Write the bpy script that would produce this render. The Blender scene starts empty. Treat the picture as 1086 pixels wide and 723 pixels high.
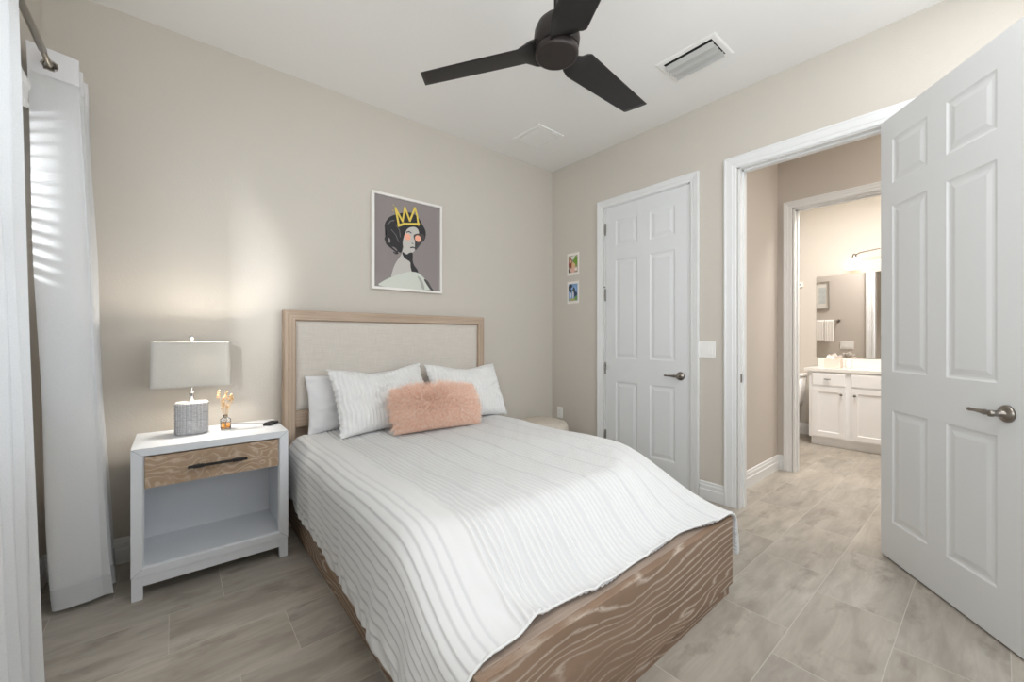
import bpy, bmesh, math, random
import numpy as np
from mathutils import Vector, Matrix, noise

# ------------------------------------------------------------------ camera, world, light
S = bpy.context.scene
COL = S.collection
S.view_settings.view_transform = 'Standard'
S.view_settings.look = 'None'
S.view_settings.gamma = 1.0
S.view_settings.use_curve_mapping = False
S.view_settings.exposure = 0.38
S.cycles.max_bounces = 10
S.cycles.diffuse_bounces = 6
S.cycles.transparent_max_bounces = 24
S.cycles.sample_clamp_indirect = 4.0
S.cycles.caustics_reflective = False
S.cycles.caustics_refractive = False

cam_data = bpy.data.cameras.new('camera')
cam_data.sensor_width = 36.0
cam_data.sensor_fit = 'HORIZONTAL'
cam_data.lens = 36.0 * 431.4 / 1086.0
cam_data.shift_y = -2.5 / 1086.0
cam_data.clip_start = 0.02
camera = bpy.data.objects.new('camera', cam_data)
COL.objects.link(camera)
camera.location = (-3.118, -3.068, 1.22)
camera.rotation_euler = (math.radians(90), 0, math.radians(-39.84))
S.camera = camera

world = bpy.data.worlds.new('sky')
S.world = world
world.use_nodes = True
bg = world.node_tree.nodes['Background']
bg.inputs[0].default_value = (0.80, 0.90, 1.0, 1)
bg.inputs[1].default_value = 1.3


def area(name, loc, target, sx, sy, power, color=(1, 1, 1), spread=180):
    l = bpy.data.lights.new(name, 'AREA')
    l.shape = 'RECTANGLE'
    l.size = sx
    l.size_y = sy
    l.energy = power
    l.color = color
    l.spread = math.radians(spread)
    o = bpy.data.objects.new(name, l)
    COL.objects.link(o)
    o.location = loc
    d = Vector(target) - Vector(loc)
    o.rotation_euler = d.to_track_quat('-Z', 'Y').to_euler()
    return o


# daylight outside the curtained window, then fill light added at two unseen windows
area('daylight_side', (-4.35, -1.45, 1.8), (-3.0, -1.2, 1.3), 1.1, 1.1, 9, (0.92, 0.96, 1.0))
area('daylight_low_side', (-4.14, -4.75, 1.80), (-3.53, -0.45, 1.50), 0.15, 0.09, 7.5, (0.95, 0.975, 1.0), 24)
area('added_fill_left', (-3.66, -3.4, 1.65), (-2.2, -3.1, 2.75), 0.8, 1.6, 24, (0.96, 0.98, 1.0))  # added side fill at an unseen window, rakes across the bedspread ridges
area('added_fill_rear', (-1.55, -3.90, 1.65), (-1.55, -2.5, 3.0), 2.3, 1.8, 22, (0.98, 0.99, 1.0))  # added fill behind the camera, tilted up to bounce off the ceiling
area('added_ceiling_fill', (-1.75, -3.15, 2.97), (-1.75, -2.6, 0), 2.6, 0.9, 27, (1.0, 0.99, 0.975))  # added lamp to brighten the bed top, no fixture there
area('hall_ceiling_light', (0.68, -3.35, 2.97), (0.68, -3.0, 0), 0.7, 0.9, 20, (1.0, 0.95, 0.88))
area('bathroom_ceiling_light', (1.80, -2.30, 2.95), (1.8, -2.2, 0), 0.6, 0.8, 46, (1.0, 0.965, 0.93))

# ------------------------------------------------------------------ materials


def lin(c):
    if isinstance(c, str):
        c = tuple(int(c[i:i + 2], 16) for i in (0, 2, 4))
    out = []
    for v in c:
        v = v / 255.0
        out.append(v / 12.92 if v <= 0.04045 else ((v + 0.055) / 1.055) ** 2.4)
    return (out[0], out[1], out[2], 1.0)


MATS = {}


class NT:
    def __init__(self, name):
        self.m = bpy.data.materials.new(name)
        self.m.use_nodes = True
        self.t = self.m.node_tree
        self.p = self.t.nodes['Principled BSDF']
        self.out = self.t.nodes['Material Output']

    def n(self, kind, **kw):
        nd = self.t.nodes.new(kind)
        for k, v in kw.items():
            if k.startswith('i_'):
                nd.inputs[k[2:].replace('_', ' ')].default_value = v
            else:
                setattr(nd, k, v)
        return nd

    def l(self, a, b):
        self.t.links.new(a, b)

    def coords(self, scale=(1, 1, 1), obj=True):
        tc = self.n('ShaderNodeTexCoord')
        mp = self.n('ShaderNodeMapping')
        mp.inputs['Scale'].default_value = scale
        self.l(tc.outputs['Object' if obj else 'Generated'], mp.inputs['Vector'])
        return mp.outputs['Vector']

    def noise(self, vec, scale, detail=3, rough=0.5, dist=0.0):
        nd = self.n('ShaderNodeTexNoise')
        nd.inputs['Scale'].default_value = scale
        nd.inputs['Detail'].default_value = detail
        nd.inputs['Roughness'].default_value = rough
        nd.inputs['Distortion'].default_value = dist
        self.l(vec, nd.inputs['Vector'])
        return nd.outputs['Fac']

    def ramp(self, fac, stops):
        r = self.n('ShaderNodeValToRGB')
        e = r.color_ramp.elements
        while len(e) < len(stops):
            e.new(0.5)
        for i, (p, c) in enumerate(stops):
            e[i].position = p
            e[i].color = c
        self.l(fac, r.inputs[0])
        return r.outputs[0]

    def math(self, op, a, b=None, c=None):
        nd = self.n('ShaderNodeMath', operation=op)
        for i, v in enumerate((a, b, c)):
            if v is None:
                continue
            if isinstance(v, (int, float)):
                nd.inputs[i].default_value = v
            else:
                self.l(v, nd.inputs[i])
        return nd.outputs[0]

    def mix(self, fac, a, b, mode='MIX'):
        nd = self.n('ShaderNodeMix', data_type='RGBA', blend_type=mode)
        for s, v in ((nd.inputs[0], fac), (nd.inputs[6], a), (nd.inputs[7], b)):
            if isinstance(v, (int, float, tuple)):
                s.default_value = v
            else:
                self.l(v, s)
        return nd.outputs[2]

    def bump(self, h, strength=0.3, dist=0.01):
        b = self.n('ShaderNodeBump')
        b.inputs['Strength'].default_value = strength
        b.inputs['Distance'].default_value = dist
        self.l(h, b.inputs['Height'])
        self.l(b.outputs[0], self.p.inputs['Normal'])


def simple(name, color, rough=0.5, metal=0.0, bump=None, spec=None, var=0.0, vscale=8):
    g = NT(name)
    g.p.inputs['Base Color'].default_value = lin(color)
    g.p.inputs['Roughness'].default_value = rough
    g.p.inputs['Metallic'].default_value = metal
    if spec is not None:
        g.p.inputs['Specular IOR Level'].default_value = spec
    v = g.coords()
    if var:
        f = g.noise(v, vscale, 4)
        c = lin(color)
        lo = tuple(x * (1 - var) for x in c[:3]) + (1,)
        hi = tuple(min(1, x * (1 + var)) for x in c[:3]) + (1,)
        g.l(g.ramp(f, [(0.3, lo), (0.7, hi)]), g.p.inputs['Base Color'])
    if bump:
        g.bump(g.noise(v, bump[0], 4), bump[1], bump[2])
    MATS[name] = g.m
    return g.m


M_WALL = simple('wall_paint', 'cbc5bc', 0.85, bump=(95, 0.25, 0.004), spec=0.2)
M_HALLWALL = simple('hall_paint', 'c6beb6', 0.85, bump=(95, 0.2, 0.004), spec=0.2)
M_CEIL = simple('ceiling_paint', 'eae9e6', 0.9, bump=(60, 0.15, 0.004), spec=0.1)
M_TRIM = simple('trim_paint', 'e2e3e3', 0.38, var=0.01)
M_DOOR = simple('door_paint', 'dee0e1', 0.42, bump=(140, 0.06, 0.002))
M_CAB = simple('cabinet_paint', 'f4f4f4', 0.4, var=0.01)
M_WHITEWOOD = simple('white_washed_wood', 'd4d7db', 0.5, bump=(30, 0.08, 0.003), var=0.015)
M_SHEET = simple('plain_cotton', 'dad9da', 0.9, bump=(260, 0.15, 0.001), spec=0.1)
M_QUILT = simple('ridged_cotton', 'dededd', 0.92, bump=(320, 0.25, 0.0015), spec=0.08)


def quilt_mat():
    g = NT('bedspread_ridge_shade')
    at = g.n('ShaderNodeAttribute', attribute_name='cord')
    g.l(g.mix(at.outputs['Fac'], lin('d1d1d2'), lin('e1e1e0')), g.p.inputs['Base Color'])  # ridge shading painted into the colour: lighter tops, greyer gaps
    g.p.inputs['Roughness'].default_value = 0.92
    g.p.inputs['Specular IOR Level'].default_value = 0.08
    g.bump(g.noise(g.coords(), 320, 3), 0.25, 0.0015)
    return g.m


M_SPREAD = quilt_mat()
M_MATTRESS = simple('mattress_ticking', 'dcdad6', 0.9, bump=(80, 0.1, 0.002))
M_BRONZE = simple('dark_bronze', '2c2725', 0.42, 0.35)
M_BLADE = simple('fan_blade_black', '1d1b1a', 0.5, 0.0, var=0.05)
M_DISC = simple('fan_disc_bronze', '37312f', 0.4, 0.5)
M_NICKEL = simple('satin_nickel', '8f8981', 0.3, 1.0)
M_ROD = simple('brushed_rod', 'a8a298', 0.35, 1.0)
M_CHROME = simple('chrome', 'd9d9da', 0.08, 1.0)
M_BLACK = simple('matte_black', '1b1b1c', 0.45, 0.2)
M_LOUVRE = simple('grey_louvre', 'bcbcb9', 0.5)
M_DARK = simple('painted_void_shade', '222222', 0.9)  # flat dark colour painted as the shade inside openings
M_PLASTIC = simple('white_plastic', 'ecebe8', 0.35, var=0.01)
M_PORC = simple('porcelain', 'f1efec', 0.12, var=0.01)
M_QUARTZ = simple('quartz_counter', 'efece7', 0.2, var=0.03, vscale=60)
M_TOWEL = simple('towel_cotton', 'f1eeea', 0.95, bump=(300, 0.4, 0.002))
M_FRAMEW = simple('white_frame_lacquer', 'e9e6e1', 0.4, var=0.01)
M_BOUCLE = simple('cream_boucle', 'd5ccbf', 0.95, bump=(110, 0.9, 0.01), var=0.05, vscale=60)
M_FLOWER = simple('dried_flower', 'c9a87c', 0.8, var=0.15, vscale=90)
M_TISSUE = simple('tissue_paper', 'f6f2ee', 0.9, var=0.01)
M_TISSUEBOX = simple('tissue_box_card', 'e6d9cd', 0.6, var=0.02)


def fabric_linen():
    g = NT('linen_upholstery')
    a = g.noise(g.coords((3, 3, 160)), 4, 3)
    b = g.noise(g.coords((160, 160, 3)), 4, 3)
    s = g.math('ADD', a, b)
    g.l(g.ramp(g.math('MULTIPLY', s, 0.5), [(0.35, lin('c4bdb4')), (0.65, lin('d6d0c8'))]), g.p.inputs['Base Color'])
    g.p.inputs['Roughness'].default_value = 0.9
    g.p.inputs['Specular IOR Level'].default_value = 0.1
    g.bump(s, 0.3, 0.002)
    return g.m


M_LINEN = fabric_linen()


def wood(name, base, dark, light, along='x', ring=36.0, dist=5.0, lightw=0.12, across='z', amount=0.75, lon=0.9, lat=6):
    """cerused oak: cathedral grain filled with pale wax, stretched along one axis"""
    g = NT(name)
    st = {'x': (lon, lat, lat), 'y': (lat, lon, lat), 'z': (lat, lat, lon)}[along]
    v = g.coords(st)
    n1 = g.noise(v, 0.9, 2, 0.5, 0.6)
    n2 = g.noise(g.coords(tuple(c * 8 for c in st)), 1.6, 4, 0.6)
    sep = g.n('ShaderNodeSeparateXYZ')
    g.l(g.coords(), sep.inputs[0])
    ax = sep.outputs[{'x': 0, 'y': 1, 'z': 2}[across]]
    ph = g.math('ADD', g.math('MULTIPLY', ax, ring), g.math('MULTIPLY', n1, dist))
    ph = g.math('ADD', ph, g.math('MULTIPLY', n2, 0.35))
    fr = g.math('FRACT', ph)
    tri = g.math('ABSOLUTE', g.math('SUBTRACT', fr, 0.5))          # 0 at line centre
    line = g.math('SUBTRACT', 1.0, g.math('SMOOTH_MIN', g.math('DIVIDE', tri, lightw), 1.0, 0.2))
    fine = g.noise(g.coords(tuple(c * 22 for c in st)), 2.2, 2)
    line = g.math('MULTIPLY', line, g.math('MULTIPLY', g.math('GREATER_THAN', fine, 0.36), amount))
    fade = g.noise(v, 1.3, 3)
    line = g.math('MULTIPLY', line, g.math('MINIMUM', g.math('MULTIPLY', g.math('MAXIMUM', g.math('SUBTRACT', fade, 0.28), 0.05), 4.0), 1.0))
    tone = g.noise(v, 2.5, 4)
    col = g.ramp(tone, [(0.3, lin(dark)), (0.7, lin(base))])
    g.l(g.mix(line, col, lin(light)), g.p.inputs['Base Color'])
    g.p.inputs['Roughness'].default_value = 0.6
    g.p.inputs['Specular IOR Level'].default_value = 0.3
    g.bump(line, 0.15, 0.002)
    return g.m


M_BEDWOOD_X = wood('cerused_oak_foot', '937b68', '806a57', 'c4b6a8', 'x', 34, 12.0, 0.19, amount=1.0, lon=1.1, lat=4)
M_BEDWOOD_Y = wood('cerused_oak_side', '937b68', '806a57', 'c4b6a8', 'y', 34, 12.0, 0.19, amount=1.0, lon=1.1, lat=4)
M_HEADWOOD_X = wood('washed_oak_rail', 'b9a592', 'a8937f', 'c9b9a8', 'x', 50, 2.0, 0.3, amount=0.4)
M_HEADWOOD_Z = wood('washed_oak_post', 'b9a592', 'a8937f', 'c9b9a8', 'z', 50, 2.0, 0.3, 'x', amount=0.4)
M_LEDGE = wood('cerused_oak_ledge', 'a8988b', '9c8b7e', 'b6a99e', 'x', 60, 2.0, 0.3, 'y', amount=0.3)
M_DRAWERWOOD = wood('chevron_oak', 'a8917b', '9a8169', 'cbb9a5', 'x', 22, 9.0, 0.24, lon=9, lat=9)


def floor_mat():
    g = NT('wood_look_tile')
    tc = g.n('ShaderNodeTexCoord')
    sep = g.n('ShaderNodeSeparateXYZ')
    g.l(tc.outputs['Object'], sep.inputs[0])
    X, Y = sep.outputs[0], sep.outputs[1]
    v = g.math('DIVIDE', g.math('MULTIPLY', g.math('ADD', Y, 0.414), -1.0), 0.298)
    row = g.math('FLOOR', v)
    # joints slide by 0.2 m from row to row
    u = g.math('DIVIDE', g.math('ADD', g.math('SUBTRACT', X, 0.07), g.math('MULTIPLY', row, 0.2)), 0.6)
    colu = g.math('FLOOR', u)
    fu = g.math('FRACT', u)
    fv = g.math('FRACT', v)
    eu = g.math('MULTIPLY', g.math('MINIMUM', fu, g.math('SUBTRACT', 1.0, fu)), 0.6)
    ev = g.math('MULTIPLY', g.math('MINIMUM', fv, g.math('SUBTRACT', 1.0, fv)), 0.298)
    e = g.math('MINIMUM', eu, ev)
    grout = g.math('LESS_THAN', e, 0.0014)
    cmb = g.n('ShaderNodeCombineXYZ')
    g.l(row, cmb.inputs[0])
    g.l(colu, cmb.inputs[1])
    wn = g.n('ShaderNodeTexWhiteNoise', noise_dimensions='3D')
    g.l(cmb.outputs[0], wn.inputs['Vector'])
    # each tile has its own piece of the pattern
    off = g.n('ShaderNodeVectorMath', operation='MULTIPLY_ADD')
    g.l(wn.outputs['Color'], off.inputs[0])
    off.inputs[1].default_value = (17, 17, 17)
    g.l(tc.outputs['Object'], off.inputs[2])
    mp = g.n('ShaderNodeMapping')
    mp.inputs['Scale'].default_value = (1.2, 4.5, 1)
    g.l(off.outputs[0], mp.inputs['Vector'])
    soft = g.noise(mp.outputs[0], 1.7, 5, 0.55, 0.7)
    mp2 = g.n('ShaderNodeMapping')
    mp2.inputs['Scale'].default_value = (1.6, 12, 1)
    g.l(off.outputs[0], mp2.inputs['Vector'])
    streak = g.noise(mp2.outputs[0], 2.2, 4, 0.6, 0.8)
    mp3 = g.n('ShaderNodeMapping')
    mp3.inputs['Scale'].default_value = (1.6, 3.0, 1)
    g.l(off.outputs[0], mp3.inputs['Vector'])
    blot = g.noise(mp3.outputs[0], 2.6, 4, 0.62, 0.2)
    base = g.ramp(soft, [(0.30, lin('9b948a')), (0.52, lin('b0a99f')), (0.75, lin('c0bab0'))])
    base = g.mix(g.ramp(streak, [(0.36, (0.32, 0.32, 0.32, 1)), (0.60, (0, 0, 0, 1))]), base, lin('8f877c'))
    base = g.mix(g.ramp(blot, [(0.56, (0, 0, 0, 1)), (0.72, (0.75, 0.75, 0.75, 1))]), base, lin('867e74'))
    tint = g.ramp(wn.outputs['Value'], [(0, (0.91, 0.91, 0.92, 1)), (1, (1.03, 1.02, 1.0, 1))])
    base = g.mix(1.0, base, tint, 'MULTIPLY')
    g.l(g.mix(grout, base, lin('bdb8af')), g.p.inputs['Base Color'])
    g.p.inputs['Roughness'].default_value = 0.42
    g.p.inputs['Specular IOR Level'].default_value = 0.35
    g.bump(g.math('ADD', g.math('MULTIPLY', grout, -1.0), g.math('MULTIPLY', streak, 0.25)), 0.25, 0.002)
    return g.m


M_FLOOR = floor_mat()


def sheer_mat():
    g = NT('sheer_voile')
    t = g.t
    dif = g.n('ShaderNodeBsdfDiffuse')
    tra = g.n('ShaderNodeBsdfTranslucent')
    trp = g.n('ShaderNodeBsdfTransparent')
    w = g.noise(g.coords((60, 60, 60)), 5, 2)
    c = g.ramp(w, [(0.3, lin('e8e9ea')), (0.7, lin('eeeff0'))])
    g.l(c, dif.inputs[0])
    g.l(c, tra.inputs[0])
    m1 = g.n('ShaderNodeMixShader')
    m1.inputs[0].default_value = 0.35
    g.l(dif.outputs[0], m1.inputs[1])
    g.l(tra.outputs[0], m1.inputs[2])
    m2 = g.n('ShaderNodeMixShader')
    m2.inputs[0].default_value = 0.08
    g.l(m1.outputs[0], m2.inputs[1])
    g.l(trp.outputs[0], m2.inputs[2])
    g.l(m2.outputs[0], g.out.inputs[0])
    return g.m


M_SHEER = sheer_mat()
M_HEM = simple('curtain_hem_shade', 'bdbec0', 0.9)  # hem greyed: shade of doubled cloth without backlight put into the colour


def shade_mat():
    g = NT('lamp_shade_linen')
    dif = g.n('ShaderNodeBsdfDiffuse')
    tra = g.n('ShaderNodeBsdfTranslucent')
    w = g.noise(g.coords((200, 200, 40)), 4, 2)
    c = g.ramp(w, [(0.3, lin('c9c5bd')), (0.7, lin('d3cfc8'))])
    g.l(c, dif.inputs[0])
    g.l(c, tra.inputs[0])
    m1 = g.n('ShaderNodeMixShader')
    m1.inputs[0].default_value = 0.10
    g.l(dif.outputs[0], m1.inputs[1])
    g.l(tra.outputs[0], m1.inputs[2])
    g.l(m1.outputs[0], g.out.inputs[0])
    return g.m


M_SHADE = shade_mat()


def slat_mat():
    g = NT('blind_slat')
    dif = g.n('ShaderNodeBsdfDiffuse')
    tra = g.n('ShaderNodeBsdfTranslucent')
    dif.inputs[0].default_value = lin('f2f2f0')
    tra.inputs[0].default_value = lin('f2f2f0')
    m1 = g.n('ShaderNodeMixShader')
    m1.inputs[0].default_value = 0.2
    g.l(dif.outputs[0], m1.inputs[1])
    g.l(tra.outputs[0], m1.inputs[2])
    g.l(m1.outputs[0], g.out.inputs[0])
    return g.m


M_SLAT = slat_mat()


def glass_mat(name, color='ffffff', rough=0.0):
    g = NT(name)
    g.p.inputs['Base Color'].default_value = lin(color)
    g.p.inputs['Roughness'].default_value = rough
    g.p.inputs['Transmission Weight'].default_value = 1.0
    g.p.inputs['IOR'].default_value = 1.45
    return g.m


M_GLASS = glass_mat('clear_glass')
M_AMBER = glass_mat('amber_oil', 'f0a020')


def pane_mat():
    g = NT('window_glass')
    gl = g.n('ShaderNodeBsdfGlossy')
    gl.inputs['Roughness'].default_value = 0.02
    tr = g.n('ShaderNodeBsdfTransparent')
    m = g.n('ShaderNodeMixShader')
    m.inputs[0].default_value = 0.06
    g.l(tr.outputs[0], m.inputs[1])
    g.l(gl.outputs[0], m.inputs[2])
    g.l(m.outputs[0], g.out.inputs[0])
    return g.m


M_PANE = pane_mat()


def mirror_mat():
    g = NT('mirror_silver')
    g.p.inputs['Base Color'].default_value = (0.9, 0.9, 0.9, 1)
    g.p.inputs['Metallic'].default_value = 1
    g.p.inputs['Roughness'].default_value = 0.01
    return g.m


M_MIRROR = mirror_mat()


def emit_mat(name, color, strength):
    g = NT(name)
    g.p.inputs['Base Color'].default_value = lin(color)
    g.p.inputs['Emission Color'].default_value = lin(color)
    g.p.inputs['Emission Strength'].default_value = strength
    return g.m


M_SCONCE = emit_mat('lit_frosted_glass', 'fff1dc', 3.2)
M_BULB = emit_mat('lit_bulb', 'fff0dc', 2.5)


def ceramic_mat():
    g = NT('ribbed_grey_ceramic')
    f = g.noise(g.coords((1, 1, 6)), 40, 4)
    g.l(g.ramp(f, [(0.3, lin('97979a')), (0.7, lin('b9b9ba'))]), g.p.inputs['Base Color'])
    g.p.inputs['Roughness'].default_value = 0.6
    return g.m


M_CERAMIC = ceramic_mat()


def fur_mat():
    g = NT('peach_fur')
    f = g.noise(g.coords(), 55, 2)
    g.l(g.ramp(f, [(0.3, lin('f0c9b2')), (0.55, lin('f7dccb')), (0.75, lin('fceade'))]), g.p.inputs['Base Color'])
    g.p.inputs['Roughness'].default_value = 0.75
    g.p.inputs['Specular IOR Level'].default_value = 0.15
    return g.m


M_FUR = fur_mat()

# ------------------------------------------------------------------ builders


class MB:
    """collects verts and faces, then links them as one mesh object"""

    def __init__(self):
        self.v, self.f, self.mi, self.sm = [], [], [], []

    def add(self, vs, fs, mat=0, smooth=False, M=None):
        b = len(self.v)
        for p in vs:
            p = Vector(p)
            if M is not None:
                p = M @ p
            self.v.append(tuple(p))
        for f in fs:
            self.f.append([i + b for i in f])
            self.mi.append(mat)
            self.sm.append(smooth)
        return self

    def box(self, a, b, mat=0, M=None):
        x0, x1 = sorted((a[0], b[0]))
        y0, y1 = sorted((a[1], b[1]))
        z0, z1 = sorted((a[2], b[2]))
        vs = [(x0, y0, z0), (x1, y0, z0), (x1, y1, z0), (x0, y1, z0), (x0, y0, z1), (x1, y0, z1), (x1, y1, z1), (x0, y1, z1)]
        return self.add(vs, [(0, 3, 2, 1), (4, 5, 6, 7), (0, 1, 5, 4), (1, 2, 6, 5), (2, 3, 7, 6), (3, 0, 4, 7)], mat, False, M)

    def loft(self, rings, mat=0, smooth=True, cap0=True, cap1=True, M=None, closed=True):
        n = len(rings[0])
        vs = [p for r in rings for p in r]
        fs = []
        for i in range(len(rings) - 1):
            for j in range(n if closed else n - 1):
                k = (j + 1) % n
                fs.append((i * n + j, i * n + k, (i + 1) * n + k, (i + 1) * n + j))
        self.add(vs, fs, mat, smooth, M)
        b = len(self.v) - len(vs)
        if cap0:
            self.f.append([b + j for j in range(n)][::-1]); self.mi.append(mat); self.sm.append(False)
        if cap1:
            self.f.append([b + (len(rings) - 1) * n + j for j in range(n)]); self.mi.append(mat); self.sm.append(False)
        return self

    def lathe(self, prof, n=32, mat=0, M=None, sx=1.0, sy=1.0, smooth=True, cap0=True, cap1=True, p=2.0):
        rings = []
        for r, z in prof:
            ring = []
            for i in range(n):
                a = 2 * math.pi * i / n
                c, s = math.cos(a), math.sin(a)
                c2 = math.copysign(abs(c) ** (2 / p), c)
                s2 = math.copysign(abs(s) ** (2 / p), s)
                ring.append((r * sx * c2, r * sy * s2, z))
            rings.append(ring)
        return self.loft(rings, mat, smooth, cap0, cap1, M)

    def tube(self, pts, r, n=12, mat=0, M=None, smooth=True, flat=1.0):
        pts = [Vector(p) for p in pts]
        rr = r if isinstance(r, (list, tuple)) else [r] * len(pts)
        rings = []
        up = Vector((0, 0, 1))
        for i, p in enumerate(pts):
            d = (pts[min(i + 1, len(pts) - 1)] - pts[max(i - 1, 0)]).normalized()
            if abs(d.dot(up)) > 0.95:
                up = Vector((1, 0, 0)) if abs(d.x) < 0.9 else Vector((0, 1, 0))
            a = d.cross(up).normalized()
            b = a.cross(d).normalized()
            rings.append([p + a * rr[i] * flat * math.cos(2 * math.pi * k / n) + b * rr[i] * math.sin(2 * math.pi * k / n) for k in range(n)])
        return self.loft(rings, mat, smooth, True, True, M)

    def build(self, name, mats, parent=None, bevel=0.0, seg=2, subsurf=0, solid=0.0):
        me = bpy.data.meshes.new(name)
        me.from_pydata(self.v, [], self.f)
        if not isinstance(mats, (list, tuple)):
            mats = [mats]
        for m in mats:
            me.materials.append(m)
        me.polygons.foreach_set('material_index', self.mi)
        me.polygons.foreach_set('use_smooth', self.sm)
        bm = bmesh.new()
        bm.from_mesh(me)
        bmesh.ops.recalc_face_normals(bm, faces=bm.faces)
        bm.to_mesh(me)
        bm.free()
        me.update()
        o = bpy.data.objects.new(name, me)
        COL.objects.link(o)
        if parent is not None:
            o.parent = parent
        if solid:
            md = o.modifiers.new('thickness', 'SOLIDIFY')
            md.thickness = solid
        if bevel:
            md = o.modifiers.new('bevel', 'BEVEL')
            md.width = bevel
            md.segments = seg
            md.limit_method = 'ANGLE'
            md.angle_limit = math.radians(40)
        if subsurf:
            md = o.modifiers.new('subsurf', 'SUBSURF')
            md.levels = subsurf
            md.render_levels = subsurf
        return o


def thing(name, label, cat, loc=(0, 0, 0), rz=0.0, group=None):
    o = bpy.data.objects.new(name, None)
    COL.objects.link(o)
    o.empty_display_size = 0.1
    o.location = loc
    o.rotation_euler = (0, 0, rz)
    return tag(o, label, cat, group)


def tag(o, label, cat, group=None):
    o['label'] = label
    o['category'] = cat
    if group:
        o['group'] = group
    return o


def struct(o, label=None, cat=None):
    o['kind'] = 'structure'
    if label:
        o['label'] = label
    if cat:
        o['category'] = cat
    return o


# ------------------------------------------------------------------ room shell
H = 3.0
XL, YF = -3.62, -3.84
DT = 2.44
# closet door opening and bedroom doorway in the right wall (x = 0)
CY0, CY1 = -1.513, -0.687
PY0, PY1 = -2.690, -1.863
# window openings; all but the curtained one added for fill light
WY0, WY1, WZ0, WZ1 = -2.05, -0.54, 0.80, 2.20
SY0, SY1, SZ0, SZ1 = -3.80, -3.0, 0.80, 2.50
RX0, RX1, RZ0, RZ1 = -2.75, -0.35, 0.75, 2.75
# bathroom door opening in the hall end wall
BY0, BY1, BDT = -2.66, -1.855, 2.405
XH, XB, XV = 1.24, 1.36, 3.12

m = MB(); m.box((-3.9, -4.2, -0.06), (3.4, 0.15, 0))
struct(m.build('floor', M_FLOOR), 'grey beige wood-look tile floor with pale joints', 'floor')
m = MB(); m.box((-3.8, -4.2, H), (XH + 0.06, 0.15, H + 0.08))
struct(m.build('ceiling', M_CEIL), 'smooth white flat ceiling of the bedroom and hall', 'ceiling')
m = MB(); m.box((XH + 0.06, -4.2, H), (3.4, 0.15, H + 0.08))
struct(m.build('ceiling_bathroom', M_CEIL), 'white ceiling of the bathroom', 'ceiling')

m = MB(); m.box((XL - 0.14, 0, 0), (0.12, 0.14, H))
struct(m.build('wall_back', M_WALL), 'greige painted wall behind the headboard', 'wall')
# left wall with the window opening
m = MB()
m.box((XL - 0.14, YF, 0), (XL, SY0, H)); m.box((XL - 0.14, SY1, 0), (XL, WY0, H)); m.box((XL - 0.14, SY0, 0), (XL, SY1, SZ0)); m.box((XL - 0.14, SY0, SZ1), (XL, SY1, H)); m.box((XL - 0.14, WY1, 0), (XL, 0, H))
m.box((XL - 0.14, WY0, 0), (XL, WY1, WZ0)); m.box((XL - 0.14, WY0, WZ1), (XL, WY1, H))
struct(m.build('wall_left', M_WALL), 'greige wall holding the curtained window', 'wall')
# right wall with closet and doorway
m = MB()
m.box((0, CY1, 0), (0.12, 0, H)); m.box((0, CY0, DT + 0.012), (0.12, CY1, H)); m.box((0, PY1, 0), (0.12, CY0, H))
m.box((0, PY0, DT + 0.012), (0.12, PY1, H)); m.box((0, YF, 0), (0.12, PY0, H))
m.box((0.09, CY0, 0), (0.12, CY1, DT + 0.012))
struct(m.build('wall_right', M_WALL), 'greige wall with the closet door and the doorway', 'wall')
m = MB()
m.box((XL - 0.14, YF - 0.14, 0), (RX0, YF, H)); m.box((RX1, YF - 0.14, 0), (0.12, YF, H))
m.box((RX0, YF - 0.14, 0), (RX1, YF, RZ0)); m.box((RX0, YF - 0.14, RZ1), (RX1, YF, H))
struct(m.build('wall_front', M_WALL), 'greige wall behind the viewer with an opening added for fill light', 'wall')
# hall
m = MB(); m.box((0.12, -1.735, 0), (XH, -1.60, H))
struct(m.build('wall_hall_side', M_HALLWALL), 'short greige hall wall past the doorway', 'wall')
m = MB()
m.box((XH, BY1, 0), (XB, -0.5, H)); m.box((XH, -4.0, 0), (XB, BY0, H)); m.box((XH, BY0, BDT + 0.01), (XB, BY1, H))
struct(m.build('wall_hall_end', M_HALLWALL), 'hall wall framing the bathroom doorway', 'wall')
m = MB(); m.box((0.12, -4.1, 0), (XH, -3.98, H))
struct(m.build('wall_hall_far', M_HALLWALL), 'greige wall at the far end of the hall', 'wall')
# bathroom
m = MB(); m.box((XV, -3.4, 0), (XV + 0.1, -0.5, H))
struct(m.build('wall_bathroom_back', M_WALL), 'warm lit wall behind the vanity', 'wall')
m = MB(); m.box((XB, -0.62, 0), (XV, -0.5, H))
struct(m.build('wall_bathroom_left', M_WALL), 'bathroom wall beside the toilet', 'wall')
m = MB(); m.box((XB, -3.4, 0), (XV, -3.28, H))
struct(m.build('wall_bathroom_right', M_WALL), 'bathroom wall beyond the vanity', 'wall')


def baseboard(name, a, b, n, label):
    """a,b: ends along the wall foot; n: unit normal into the room"""
    prof = [(0.0, 0.0), (0.016, 0.0), (0.016, 0.075), (0.012, 0.082), (0.012, 0.108), (0.008, 0.116), (0.007, 0.130), (0.002, 0.136), (0.0, 0.136)]
    a, b, n = Vector(a), Vector(b), Vector(n)
    m = MB()
    rings = [[p + n * d + Vector((0, 0, z)) for d, z in prof] for p in (a, b)]
    m.loft(rings, 0, False)
    return struct(m.build(name, M_TRIM), label, 'baseboard')


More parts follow.
